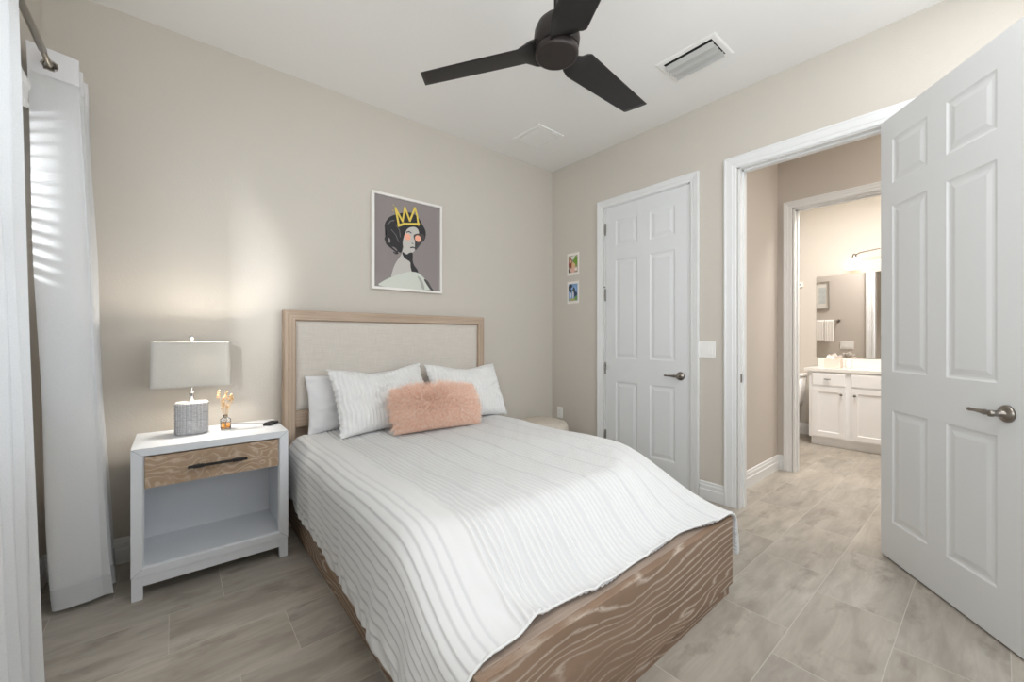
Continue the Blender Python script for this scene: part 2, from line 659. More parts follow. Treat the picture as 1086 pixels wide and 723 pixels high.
baseboard('baseboard_back', (XL, 0, 0), (0, 0, 0), (0, -1, 0), 'white baseboard below the headboard wall')
baseboard('baseboard_left', (XL, YF, 0), (XL, 0, 0), (1, 0, 0), 'white baseboard below the window')
baseboard('baseboard_right_corner', (0, 0, 0), (0, -0.61, 0), (-1, 0, 0), 'white baseboard between the corner and the closet door')
baseboard('baseboard_right', (0, -1.59, 0), (0, -1.773, 0), (-1, 0, 0), 'short white baseboard between closet door and doorway')
baseboard('baseboard_front', (XL, YF, 0), (0, YF, 0), (0, 1, 0), 'white baseboard behind the viewer')
baseboard('baseboard_hall_side', (0.12, -1.735, 0), (XH, -1.735, 0), (0, -1, 0), 'white stepped baseboard of the short hall wall')
baseboard('baseboard_hall_end', (XH, -1.735, 0), (XH, -1.782, 0), (-1, 0, 0), 'stub of white baseboard beside the bathroom casing')
baseboard('baseboard_bathroom', (XV, -0.62, 0), (XV, -1.64, 0), (-1, 0, 0), 'white baseboard behind the toilet')


def casing(name, x, y0, y1, top, d, w=0.078, label=''):
    """door casing on plane x, protruding by d (signed); mitred, with a moulded profile"""
    s = 1 if d > 0 else -1
    prof = [(0.005, 0.0), (0.005, 0.009), (0.012, 0.012), (0.030, 0.013), (0.034, 0.016), (w - 0.018, 0.018), (w - 0.010, 0.021), (w, 0.020), (w, 0.0)]
    m = MB()
    rings = []
    for (yy, zz) in ((0, 0), (0, 1), (1, 1), (1, 0)):
        ring = []
        for o, t in prof:
            ring.append((x + s * t, (y0 - o) if yy == 0 else (y1 + o), (top + o) if zz else 0.0))
        rings.append(ring)
    m.loft(rings, 0, False)
    return struct(m.build(name, M_TRIM), label, 'trim')


def jamb(name, x0, x1, y0, y1, top, stop_x=None, label=''):
    m = MB()
    t = 0.014
    m.box((x0, y0 - 0.002, 0), (x1, y0 + t, top + 0.01)); m.box((x0, y1 - t, 0), (x1, y1 + 0.002, top + 0.01))
    m.box((x0, y0, top - t + 0.012), (x1, y1, top + 0.012))
    if stop_x is not None:
        s = 0.011
        m.box((stop_x, y0 + t, 0), (stop_x + 0.035, y0 + t + s, top)); m.box((stop_x, y1 - t - s, 0), (stop_x + 0.035, y1 - t, top))
        m.box((stop_x, y0 + t, top - t - s + 0.012), (stop_x + 0.035, y1 - t, top - t + 0.012))
    return struct(m.build(name, M_TRIM), label, 'trim')


casing('trim_1', 0.0, CY0, CY1, DT, -1, 0.072, 'white casing around the closet door')
jamb('trim_2', 0.0, 0.09, CY0, CY1, DT, 0.04, 'white jamb lining the closet opening')
casing('trim_3', 0.0, PY0, PY1, DT, -1, 0.088, 'white casing around the bedroom doorway')
jamb('trim_4', 0.0, 0.12, PY0, PY1, DT, 0.045, 'white jamb lining the bedroom doorway')
casing('trim_5', 0.12, PY0, PY1, DT, 1, 0.075, 'white casing on the hall face of the doorway')
casing('trim_6', XH, BY0, BY1, BDT, -1, 0.070, 'white casing around the bathroom doorway')
jamb('trim_7', XH, XB, BY0, BY1, BDT, XH + 0.06, 'white jamb lining the bathroom doorway')
casing('trim_8', XB, BY0, BY1, BDT, 1, 0.070, 'white casing on the bathroom face, seen in the mirror')

# ------------------------------------------------------------------ doors


def leaf(W, Ht, T, ulist, zlist):
    """six panel moulded leaf; local x = width, y = thickness (0..T), z = height"""
    us = sorted({0.0, W} | {a for p in ulist for a in p})
    zs = sorted({0.0, Ht} | {a for p in zlist for a in p})
    m = MB()
    for face, y, s in ((0, 0.0, 1), (1, T, -1)):
        for i in range(len(us) - 1):
            for j in range(len(zs) - 1):
                u0, u1, z0, z1 = us[i], us[i + 1], zs[j], zs[j + 1]
                if (u0, u1) in ulist and (z0, z1) in zlist:
                    rs = []
                    for ins, dep in ((0, 0), (0.008, 0.0042), (0.016, 0.0055), (0.026, 0.0050), (0.044, 0.0016), (0.048, 0.0012)):
                        yy = y + s * dep
                        rs.append([(u0 + ins, yy, z0 + ins), (u1 - ins, yy, z0 + ins), (u1 - ins, yy, z1 - ins), (u0 + ins, yy, z1 - ins)])
                    m.loft(rs, 0, False, False, True)
                else:
                    m.add([(u0, y, z0), (u1, y, z0), (u1, y, z1), (u0, y, z1)], [(0, 1, 2, 3)])
    m.add([(0, 0, 0), (W, 0, 0), (W, T, 0), (0, T, 0), (0, 0, Ht), (W, 0, Ht), (W, T, Ht), (0, T, Ht)],
          [(0, 3, 2, 1), (4, 5, 6, 7), (1, 2, 6, 5), (0, 4, 7, 3)])
    return m


def lever(parent, u, z, y, s, dirn, name='door_handle'):
    """rosette + neck + curved lever; s = outward sign on local y, dirn = lever direction on local x"""
    m = MB()
    R = Matrix.Translation((u, y, z)) @ Matrix.Rotation(math.radians(90) * s, 4, 'X')
    # local z of lathe points along -/+ y; outward
    R = Matrix.Translation((u, y, z)) @ Matrix(((1, 0, 0, 0), (0, 0, s, 0), (0, 1, 0, 0), (0, 0, 0, 1)))
    m.lathe([(0.034, 0.0), (0.034, 0.006), (0.030, 0.011), (0.020, 0.014), (0.013, 0.018), (0.012, 0.045), (0.014, 0.050), (0.013, 0.060), (0.006, 0.064)], 28, 0, R)
    pts, rr = [], []
    for k in range(13):
        t = k / 12.0
        pts.append((u + dirn * (0.000 + 0.118 * t), y + s * (0.052 - 0.010 * t * t), z + 0.003 * math.sin(t * math.pi) - 0.006 * t + 0.006 * t ** 3))
        rr.append([0.0115, 0.012, 0.0095, 0.012, 0.0095, 0.009, 0.008, 0.0072, 0.0068, 0.0066, 0.0072, 0.0082, 0.0065][k])
    m.tube(pts, rr, 14, 0)
    return m.build(name, M_NICKEL, parent)


def hinge(parent, x, y, z, M=None, name='hinge'):
    m = MB()
    R = Matrix.Translation((x, y, z))
    m.lathe([(0.004, -0.056), (0.0068, -0.051), (0.0068, -0.018), (0.0060, -0.017), (0.0068, -0.016), (0.0068, 0.016), (0.0060, 0.017), (0.0068, 0.018), (0.0068, 0.051), (0.004, 0.056)], 12, 0, R)
    return m.build(name, M_NICKEL, parent)


ZP = [(0.205, 0.820), (1.030, 1.935), (2.055, 2.300)]
# closet door (closed). local x runs to -y world from the hinge side
WL = CY1 - CY0 - 0.034
UL = [(0.107, 0.335), (0.455, 0.683)]
lf = leaf(WL, DT - 0.012, 0.035, UL, ZP)
d1 = lf.build('door_1', M_DOOR, bevel=0.0)
d1.location = (0.003, CY1 - 0.017, 0.008)
d1.rotation_euler = (0, 0, math.radians(-90))     # local x -> -y, local y -> +x
struct(d1, 'closed white six-panel closet door', 'door')
lever(d1, WL - 0.062, 0.912, 0.0, -1, -1)
for hz in (0.316, 0.945, 1.628, 2.24):
    hinge(d1, -0.003, -0.006, hz - 0.008)
m = MB(); m.tube([(-0.003, -0.010, 1.690), (0.010, -0.035, 1.690), (0.022, -0.048, 1.690)], 0.004, 8)
m.lathe([(0.008, 0), (0.008, 0.008)], 10, 0, Matrix.Translation((0.022, -0.052, 1.686)))
m.build('door_stop', M_NICKEL, d1)
m = MB(); m.box((WL - 0.0005, 0.006, 0.88), (WL + 0.001, 0.030, 0.94)); m.build('latch_plate', M_NICKEL, d1)

# bedroom door, open into the room
W2 = 0.795
ang = math.atan2(-0.62, -0.784)
U2 = [(0.089, 0.331), (0.441, 0.685)]
lf = leaf(W2, DT - 0.014, 0.035, U2, ZP)
d2 = lf.build('door_2', M_DOOR)
# visible (hall) face lies on the line through (-0.055,-2.655); local y=0 is that face, body behind it
dx, dy = math.cos(ang), math.sin(ang)
# local +y = (-dy, dx) = (0.62,-0.784): away from the viewer side, into the body
d2.location = (-0.055 - 0.03 * dx, -2.655 - 0.03 * dy, 0.010)
d2.rotation_euler = (0, 0, ang)
struct(d2, 'open white six-panel bedroom door with a nickel lever', 'door')
lever(d2, 0.728, 0.915, 0.0, -1, -1)
lever(d2, 0.728, 0.915, 0.035, 1, -1)
for hz in (0.25, 1.2, 2.2):
    hinge(d2, -0.004, 0.040, hz)
# strike plate in the doorway jamb
m = MB(); m.box((0.012, PY1 - 0.0165, 0.905), (0.036, PY1 - 0.0135, 0.965)); m.box((0.020, PY1 - 0.018, 0.92), (0.028, PY1 - 0.016, 0.95))
tag(m.build('strike_plate', M_NICKEL), 'small nickel strike plate on the bedroom doorway jamb', 'strike plate')

# ------------------------------------------------------------------ window, blinds, rod, curtains
w1 = MB()
fx0, fx1 = XL - 0.12, XL - 0.06
w1.box((fx0, WY0, WZ0), (fx1, WY0 + 0.045, WZ1)); w1.box((fx0, WY1 - 0.045, WZ0), (fx1, WY1, WZ1))
w1.box((fx0, WY0, WZ1 - 0.045), (fx1, WY1, WZ1)); w1.box((fx0, WY0, WZ0), (fx1, WY1, WZ0 + 0.045))
w1.box((fx0, WY0, 1.47), (fx1, WY1, 1.52))
win = struct(w1.build('window_1', M_TRIM), 'white window behind the blinds and sheer curtains', 'window')
m = MB(); m.box((XL - 0.095, WY0 + 0.04, WZ0 + 0.04), (XL - 0.091, WY1 - 0.04, WZ1 - 0.04)); m.build('pane', M_PANE, win)
m = MB(); m.box((XL - 0.06, WY0 - 0.03, WZ0 - 0.022), (XL + 0.03, WY1 + 0.03, WZ0)); m.build('sill', M_TRIM, win, bevel=0.003)
w2 = MB()  # window added out of view for the rear fill
fy0, fy1 = YF - 0.12, YF - 0.06
w2.box((RX0, fy0, RZ0), (RX0 + 0.045, fy1, RZ1)); w2.box((RX1 - 0.045, fy0, RZ0), (RX1, fy1, RZ1))
w2.box((RX0, fy0, RZ1 - 0.045), (RX1, fy1, RZ1)); w2.box((RX0, fy0, RZ0), (RX1, fy1, RZ0 + 0.045))
w2.box((-1.57, fy0, RZ0), (-1.53, fy1, RZ1))
win2 = struct(w2.build('added_window_2', M_TRIM), 'wide white window added unseen behind the viewer for fill light', 'window')
m = MB(); m.box((RX0 + 0.04, YF - 0.095, RZ0 + 0.04), (RX1 - 0.04, YF - 0.091, RZ1 - 0.04)); m.build('pane', M_PANE, win2)

w3 = MB()  # window added out of view for raking side light
w3.box((fx0, SY0, SZ0), (fx1, SY0 + 0.045, SZ1)); w3.box((fx0, SY1 - 0.045, SZ0), (fx1, SY1, SZ1))
w3.box((fx0, SY0 + 0.045, SZ1 - 0.045), (fx1, SY1 - 0.045, SZ1)); w3.box((fx0, SY0 + 0.045, SZ0), (fx1, SY1 - 0.045, SZ0 + 0.045))
win3 = struct(w3.build('added_window_3', M_TRIM), 'white window added unseen beside the viewer for side light', 'window')
m = MB(); m.box((XL - 0.095, SY0 + 0.04, SZ0 + 0.04), (XL - 0.091, SY1 - 0.04, SZ1 - 0.04)); m.build('pane', M_PANE, win3)

bl = thing('window_blind', 'white slatted blind with a valance over the curtained window', 'blind', (XL, (WY0 + WY1) / 2, WZ1))
m = MB()
m.box((0.002, -0.745, -0.02), (0.012, 0.798, 0.075)); m.box((0.002, 0.798, -0.02), (0.030, 0.808, 0.075)); m.box((0.002, -0.76, -0.02), (0.030, -0.745, 0.075))
rings = []
for y in (-0.765, 0.810):
    rings.append([(0.030, y, -0.022), (0.044, y, -0.022), (0.046, y, -0.008), (0.041, y, 0.004), (0.043, y, 0.05), (0.050, y, 0.062), (0.050, y, 0.078), (0.030, y, 0.078)])
m.loft(rings, 0, False)
m.build('valance', M_TRIM, bl)
m = MB()
z = -0.05
while z > WZ0 - WZ1 + 0.05:
    Mx = Matrix.Translation((-0.035, 0, z)) @ Matrix.Rotation(math.radians(-13), 4, 'Y')
    m.box((-0.024, -0.74, -0.0015), (0.024, 0.74, 0.0015), 0, Mx)
    z -= 0.046
m.build('slats', M_SLAT, bl)
m = MB(); m.box((-0.06, -0.665, WZ0 - WZ1 + 0.006), (-0.01, 0.665, WZ0 - WZ1 + 0.026)); m.build('bottom_rail', M_TRIM, bl, bevel=0.003)
m = MB()
for y in (-0.5, 0.0, 0.5):
    m.box((-0.011, y - 0.001, WZ0 - WZ1 + 0.02), (-0.010, y + 0.001, -0.02))
m.build('ladder_cords', M_TRIM, bl)

RODX, RODZ = -3.528, 2.405
rod = thing('curtain_rod', 'brushed metal curtain rod above the left window', 'curtain rod', (RODX, 0, RODZ))
m = MB(); m.tube([(0, -2.6, 0), (0, -0.55, 0)], 0.0125, 16); m.tube([(0, -0.60, 0), (0, -0.06, 0)], 0.0100, 16)
m.build('rod', M_ROD, rod)
m = MB()
for y in (-0.075,):
    m.tube([(0, y, -0.012), (-0.04, y, -0.018), (-0.078, y, -0.018)], 0.006, 8)
    m.box((-0.092, y - 0.012, -0.05), (-0.086, y + 0.012, 0.02))
m.build('bracket', M_ROD, rod)
m = MB()
m.tube([(0, -2.5, -0.012), (-0.04, -2.5, -0.018), (-0.078, -2.5, -0.018)], 0.006, 8)
m.box((-0.092, -2.512, -0.05), (-0.086, -2.488, 0.02))
m.build('bracket', M_ROD, rod)


def curtain(label, ynear, yfar, nfold, xb_top, xb_bot, xa_top, xa_bot, seed):
    """eyelet curtain pushed into deep accordion folds; the face at ynear looks at the viewer"""
    rnd = random.Random(seed)
    root = thing('sheer_curtain', label, 'curtain', (0, 0, 0), 0, None)
    z0, z1 = 0.025, 2.475
    NZ = 60
    per = 18
    # plan: k = 0 is the end nearest the camera at the wall side
    jit = [rnd.uniform(-1, 1) for _ in range(nfold * 2 + 4)]
    rows = []
    zlist = [z0 + (2.355 - z0) * i / 50 for i in range(50)] + [2.355 + (z1 - 2.355) * i / 18 for i in range(19)]
    for z in zlist:
        tz = (z - z0) / (z1 - z0)              # 0 bottom .. 1 top
        row = []
        for k in range(nfold):
            for j in range(per):
                u = j / per
                s = 0.5 - 0.5 * math.cos(math.pi * u)          # smooth turn at the fold tips
                s = 0.35 * u + 0.65 * s
                fwd = s if k % 2 == 0 else 1 - s
                c = tz ** 0.8
                xa = xa_bot + (xa_top - xa_bot) * c
                xb = xb_bot + (xb_top - xb_bot) * c
                tip = jit[k + (1 if u > 0.5 else 0)]
                low = (1 - tz)
                x = xa + (xb - xa) * fwd + 0.014 * low * tip * math.sin(math.pi * u) + 0.006 * tip * math.sin(4 * tz * 3.1 + k)
                g = (k + u) / nfold
                y = ynear + (yfar - ynear) * g
                bulge = 0.5 - 0.5 * math.cos(2 * math.pi * u)
                if k == 0:
                    y += low * 0.045 * (2 * u - 1) ** 2
                x += low * 0.016 * fwd * math.sin(math.pi * min(1, g * 1.3 + 0.1))
                y += 0.010 * low * math.sin(7 * g * 3.14 + 5 * tz)
                if tz > 0.955:                # the header band is stiffer
                    pass
                row.append((x, y, z))
        rows.append(row)
    def punch(mb):
        keep = [i for i, f in enumerate(mb.f) if math.hypot(sum(mb.v[q][0] for q in f) / 4 - RODX, sum(mb.v[q][2] for q in f) / 4 - RODZ) > 0.0235]
        mb.f = [mb.f[i] for i in keep]; mb.mi = [mb.mi[i] for i in keep]; mb.sm = [mb.sm[i] for i in keep]
    m = MB()
    m.loft(rows, 0, True, False, False, closed=False)
    punch(m)
    panel = m.build('panel', M_SHEER, root)
    # bottom hem and header band: doubled cloth, a second layer hugging the panel
    for nm, r0, r1 in (('hem', 0, 2), ('header', 50, 68)):
        mm = MB()
        mm.loft([[(p[0] + 0.0015, p[1] - 0.0025, p[2]) for p in r] for r in rows[r0:r1 + 1]], 0, True, False, False, closed=False)
        punch(mm)
        mm.build(nm, M_HEM if nm == 'hem' else M_SHEET, root)
    # eyelets where each fold crosses the rod
    top = rows[-9]
    for k in range(nfold):
        j = k * per + per // 2
        p = Vector(top[j])
        q = Vector(top[j + 1]) - Vector(top[j - 1])
        q.z = 0
        ax = Vector((-q.y, q.x, 0)).normalized()
        mm = MB()
        rot = ax.to_track_quat('Z', 'Y').to_matrix().to_4x4()
        Mx = Matrix.Translation((RODX, p.y, RODZ)) @ rot
        rg = []
        for a in range(25):
            an = 2 * math.pi * (a % 24) / 24
            rg.append([((0.0235 + 0.0065 * math.cos(b)) * math.cos(an), (0.0235 + 0.0065 * math.cos(b)) * math.sin(an), 0.007 * math.sin(b)) for b in [2 * math.pi * i / 8 for i in range(8)]])
        mm.loft(rg, 0, True, False, False, Mx)
        mm.build('eyelet', M_NICKEL, root)
    return root


c1 = curtain('white sheer curtain bunched in the corner beside the nightstand', -0.45, -0.075, 7, -3.445, -3.345, -3.592, -3.525, 3)
c2 = curtain('white sheer curtain nearest the viewer, cut by the picture edge', -1.80, -1.20, 9, -3.472, -3.405, -3.566, -3.572, 8)

# ------------------------------------------------------------------ ceiling fixtures
vent = thing('ceiling_vent', 'white louvred air vent on the ceiling near the doorway wall', 'vent', (-0.570, -1.820, H))
m = MB()
prof = [(0, 0), (0.0, -0.003), (0.010, -0.006), (0.034, -0.006), (0.036, -0.003), (0.036, 0.0)]
hx, hy = 0.135, 0.190
rings = []
for sx, sy in ((-1, -1), (1, -1), (1, 1), (-1, 1), (-1, -1)):
    rings.append([(sx * (hx - o), sy * (hy - o), z) for o, z in prof])
m.loft(rings, 0, False, False, False)
m.build('frame', M_CEIL, vent)
m = MB(); m.box((-0.10, -0.155, -0.0015), (0.10, 0.155, -0.0005)); m.build('dark_plate', M_DARK, vent)  # dark plate on solid ceiling, standing in for the shaded inside
for k, (x, tilt) in enumerate(((-0.064, 42), (-0.030, 12), (0.004, 42), (0.038, 12), (0.076, 50))):
    m = MB()
    Mx = Matrix.Translation((x, 0, -0.016)) @ Matrix.Rotation(math.radians(tilt), 4, 'Y')
    m.box((-0.0165, -0.153, -0.001), (0.0165, 0.153, 0.001), 0, Mx)
    m.build('slat', M_LOUVRE, vent)

pnl = thing('ceiling_grille', 'flat square white grille on the ceiling above the room corner', 'vent', (-0.640, -0.460, H))
m = MB()
rings = []
for sx, sy in ((-1, -1), (1, -1), (1, 1), (-1, 1), (-1, -1)):
    rings.append([(sx * (0.155 - o), sy * (0.165 - o), z) for o, z in [(0, 0), (0.002, -0.008), (0.026, -0.010), (0.030, -0.005), (0.030, 0.0)]])
m.loft(rings, 0, False, False, False)
m.build('frame', M_CEIL, pnl)
m = MB(); m.box((-0.122, -0.132, -0.010), (0.122, 0.132, -0.003))
m.build('face_plate', M_CEIL, pnl)

# ceiling fan
FX, FY, FZ = -1.81, -1.81, 2.50
fan = thing('ceiling_fan', 'dark bronze three-bladed ceiling fan over the bed', 'fan', (FX, FY, H))
m = MB(); m.lathe([(0.075, 0.0), (0.078, -0.03), (0.060, -0.065), (0.020, -0.075)], 40); m.build('canopy', M_BRONZE, fan)
m = MB(); m.lathe([(0.0125, -0.07), (0.0125, -0.36)], 16); m.build('downrod', M_BRONZE, fan)
m = MB(); m.lathe([(0.02, -0.33), (0.030, -0.345), (0.060, -0.365), (0.085, -0.39), (0.098, -0.42), (0.102, -0.46), (0.098, -0.488), (0.09, -0.495)], 48)
m.build('motor_housing', M_BRONZE, fan)
m = MB(); m.lathe([(0.080, -0.49), (0.092, -0.497), (0.096, -0.508), (0.096, -0.524), (0.092, -0.531), (0.084, -0.534)], 56)
m.build('hub_disc', M_DISC, fan)


def blade(angle):
    m = MB()
    N = 22
    rings = []
    for i in range(N + 1):
        t = i / N
        r = 0.080 + (0.672 - 0.080) * t
        if t < 0.14:
            k = t / 0.14
            k = k * k * (3 - 2 * k)
            w = 0.064 + (0.077 - 0.064) * k
            pitch = math.radians(-22 + (13 + 22) * k)
        else:
            k = (t - 0.14) / 0.86
            w = 0.077 - 0.018 * k
            pitch = math.radians(13 - 6 * k)
        th = 0.007 if t > 0.1 else 0.012
        pitch = -pitch
        zc = FZ - H + 0.004
        ring = []
        for a in range(16):
            an = 2 * math.pi * a / 16
            yy = w * math.copysign(abs(math.cos(an)) ** 0.6, math.cos(an))
            zz = th * 0.5 * math.copysign(abs(math.sin(an)) ** 0.6, math.sin(an))
            ring.append((r - 0.020 * yy / w * t ** 6, yy * math.cos(pitch) - zz * math.sin(pitch), zc + yy * math.sin(pitch) + zz * math.cos(pitch)))
        rings.append(ring)
    m.loft(rings, 0, True, True, True, Matrix.Rotation(math.radians(angle), 4, 'Z'))
    return m.build('blade', M_BLADE, fan)


for a in (122, 3.5, -117):
    blade(a)

# ------------------------------------------------------------------ bed
HX0, HX1, HY = -2.565, -0.975, -0.115
bed = thing('bed_frame', 'cerused oak platform bed frame with a linen panelled headboard', 'bed', (-1.80, -1.15, 0))
BX, BY = bed.location.x, bed.location.y


def rel(m):
    m.v = [(a - BX, b - BY, c) for a, b, c in m.v]
    return m


def hb_frame():
    """stepped picture-frame moulding around the upholstered panel"""
    zt = 1.408
    prof = [(0.0, -0.030), (0.0, HY + 0.008), (0.004, HY + 0.004), (0.026, HY + 0.004), (0.028, HY - 0.006), (0.062, HY - 0.006), (0.068, HY + 0.004), (0.070, HY + 0.03)]
    return zt, prof


zt, prof = hb_frame()
# left and right posts, top rail (mitred), bottom rail
for nm, pts in (('headboard_post', 'L'), ('headboard_post', 'R'), ('headboard_rail', 'T')):
    m = MB()
    rings = []
    if pts == 'T':
        for e in (0, 1):
            rings.append([((HX0 + o) if e == 0 else (HX1 - o), y, zt - o) for o, y in prof])
    else:
        s = 1 if pts == 'L' else -1
        x0 = HX0 if pts == 'L' else HX1
        for e in (0, 1):
            rings.append([(x0 + s * o, y, 0.0 if e == 0 else zt - o) for o, y in prof])
    m.loft(rings, 0, False)
    rel(m).build(nm, M_HEADWOOD_X if pts == 'T' else M_HEADWOOD_Z, bed)
m = MB(); m.box((HX0 + 0.066, HY + 0.004, 0.635), (HX1 - 0.066, HY + 0.05, 0.745)); rel(m).build('headboard_lower_rail', M_HEADWOOD_X, bed, bevel=0.004)
m = MB(); m.box((HX0 + 0.05, -0.055, 0.30), (HX1 - 0.05, -0.032, 1.36)); rel(m).build('headboard_back', M_HEADWOOD_X, bed)
# upholstered panel: softly domed at the edges
m = MB()
px0, px1, pz0, pz1 = HX0 + 0.069, HX1 - 0.069, 0.746, zt - 0.069
NU, NV = 60, 30
grid = []
for j in range(NV + 1):
    row = []
    for i in range(NU + 1):
        x = px0 + (px1 - px0) * i / NU
        z = pz0 + (pz1 - pz0) * j / NV
        d = min(x - px0, px1 - x, z - pz0, pz1 - z)
        k = min(1, d / 0.035)
        row.append((x, HY + 0.018 - 0.020 * math.sqrt(max(0, 1 - (1 - k) ** 2)), z))
    grid.append(row)
m.loft(grid, 0, True, False, False, closed=False)
rel(m).build('upholstered_panel', M_LINEN, bed)
# platform
RZ = 0.372
FYF = -2.25
m = MB(); m.box((-2.54, FYF + 0.028, 0.035), (-2.512, -0.10, RZ)); rel(m).build('side_rail', M_BEDWOOD_Y, bed, bevel=0.003)
m = MB(); m.box((-1.088, FYF + 0.028, 0.035), (-1.060, -0.10, RZ)); rel(m).build('side_rail', M_BEDWOOD_Y, bed, bevel=0.003)
m = MB(); m.box((-2.54, FYF, 0.050), (-1.060, FYF + 0.028, RZ)); rel(m).build('foot_panel', M_BEDWOOD_X, bed, bevel=0.002)
m = MB()
m.box((-2.512, FYF + 0.028, RZ - 0.030), (-1.088, FYF + 0.14, RZ - 0.001))
rel(m).build('foot_ledge', M_LEDGE, bed, bevel=0.002)
m = MB()
m.box((-2.525, FYF + 0.012, 0.0), (-1.075, FYF + 0.04, 0.052)); m.box((-2.525, FYF + 0.04, 0.0), (-2.50, -0.3, 0.045)); m.box((-1.10, FYF + 0.04, 0.0), (-1.075, -0.3, 0.045))
rel(m).build('plinth', M_BEDWOOD_X, bed)
m = MB(); m.box((-2.512, FYF + 0.14, 0.20), (-1.088, -0.12, 0.22)); rel(m).build('slat_deck', M_HEADWOOD_X, bed)

# mattress
m = MB()
pts = []
mx0, mx1, my0, my1, rr = -2.475, -1.17, -1.86, -0.135, 0.12
for cx, cy, a0 in ((mx1 - rr, my1 - rr, 0), (mx0 + rr, my1 - rr, 90), (mx0 + rr, my0 + rr, 180), (mx1 - rr, my0 + rr, 270)):
    for k in range(7):
        a = math.radians(a0 + 15 * k)
        pts.append((cx + rr * math.cos(a), cy + rr * math.sin(a)))
cx, cy = (mx0 + mx1) / 2, (my0 + my1) / 2
rings = []
for ins, z in ((0.03, 0.222), (0.0, 0.25), (0.0, 0.50), (0.012, 0.54), (0.05, 0.565)):
    rings.append([(cx + (x - cx) * (1 - ins / 0.6), cy + (y - cy) * (1 - ins / 0.8), z) for x, y in pts])
m.loft(rings, 0, True)
tag(m.build('mattress', M_MATTRESS), 'white mattress lying under the ridged bedspread', 'mattress')

# ------------------------------------------------------------------ bedspread (ridged comforter)


def sstep(a, b, x):
    t = np.clip((x - a) / (b - a), 0, 1)
    return t * t * (3 - 2 * t)


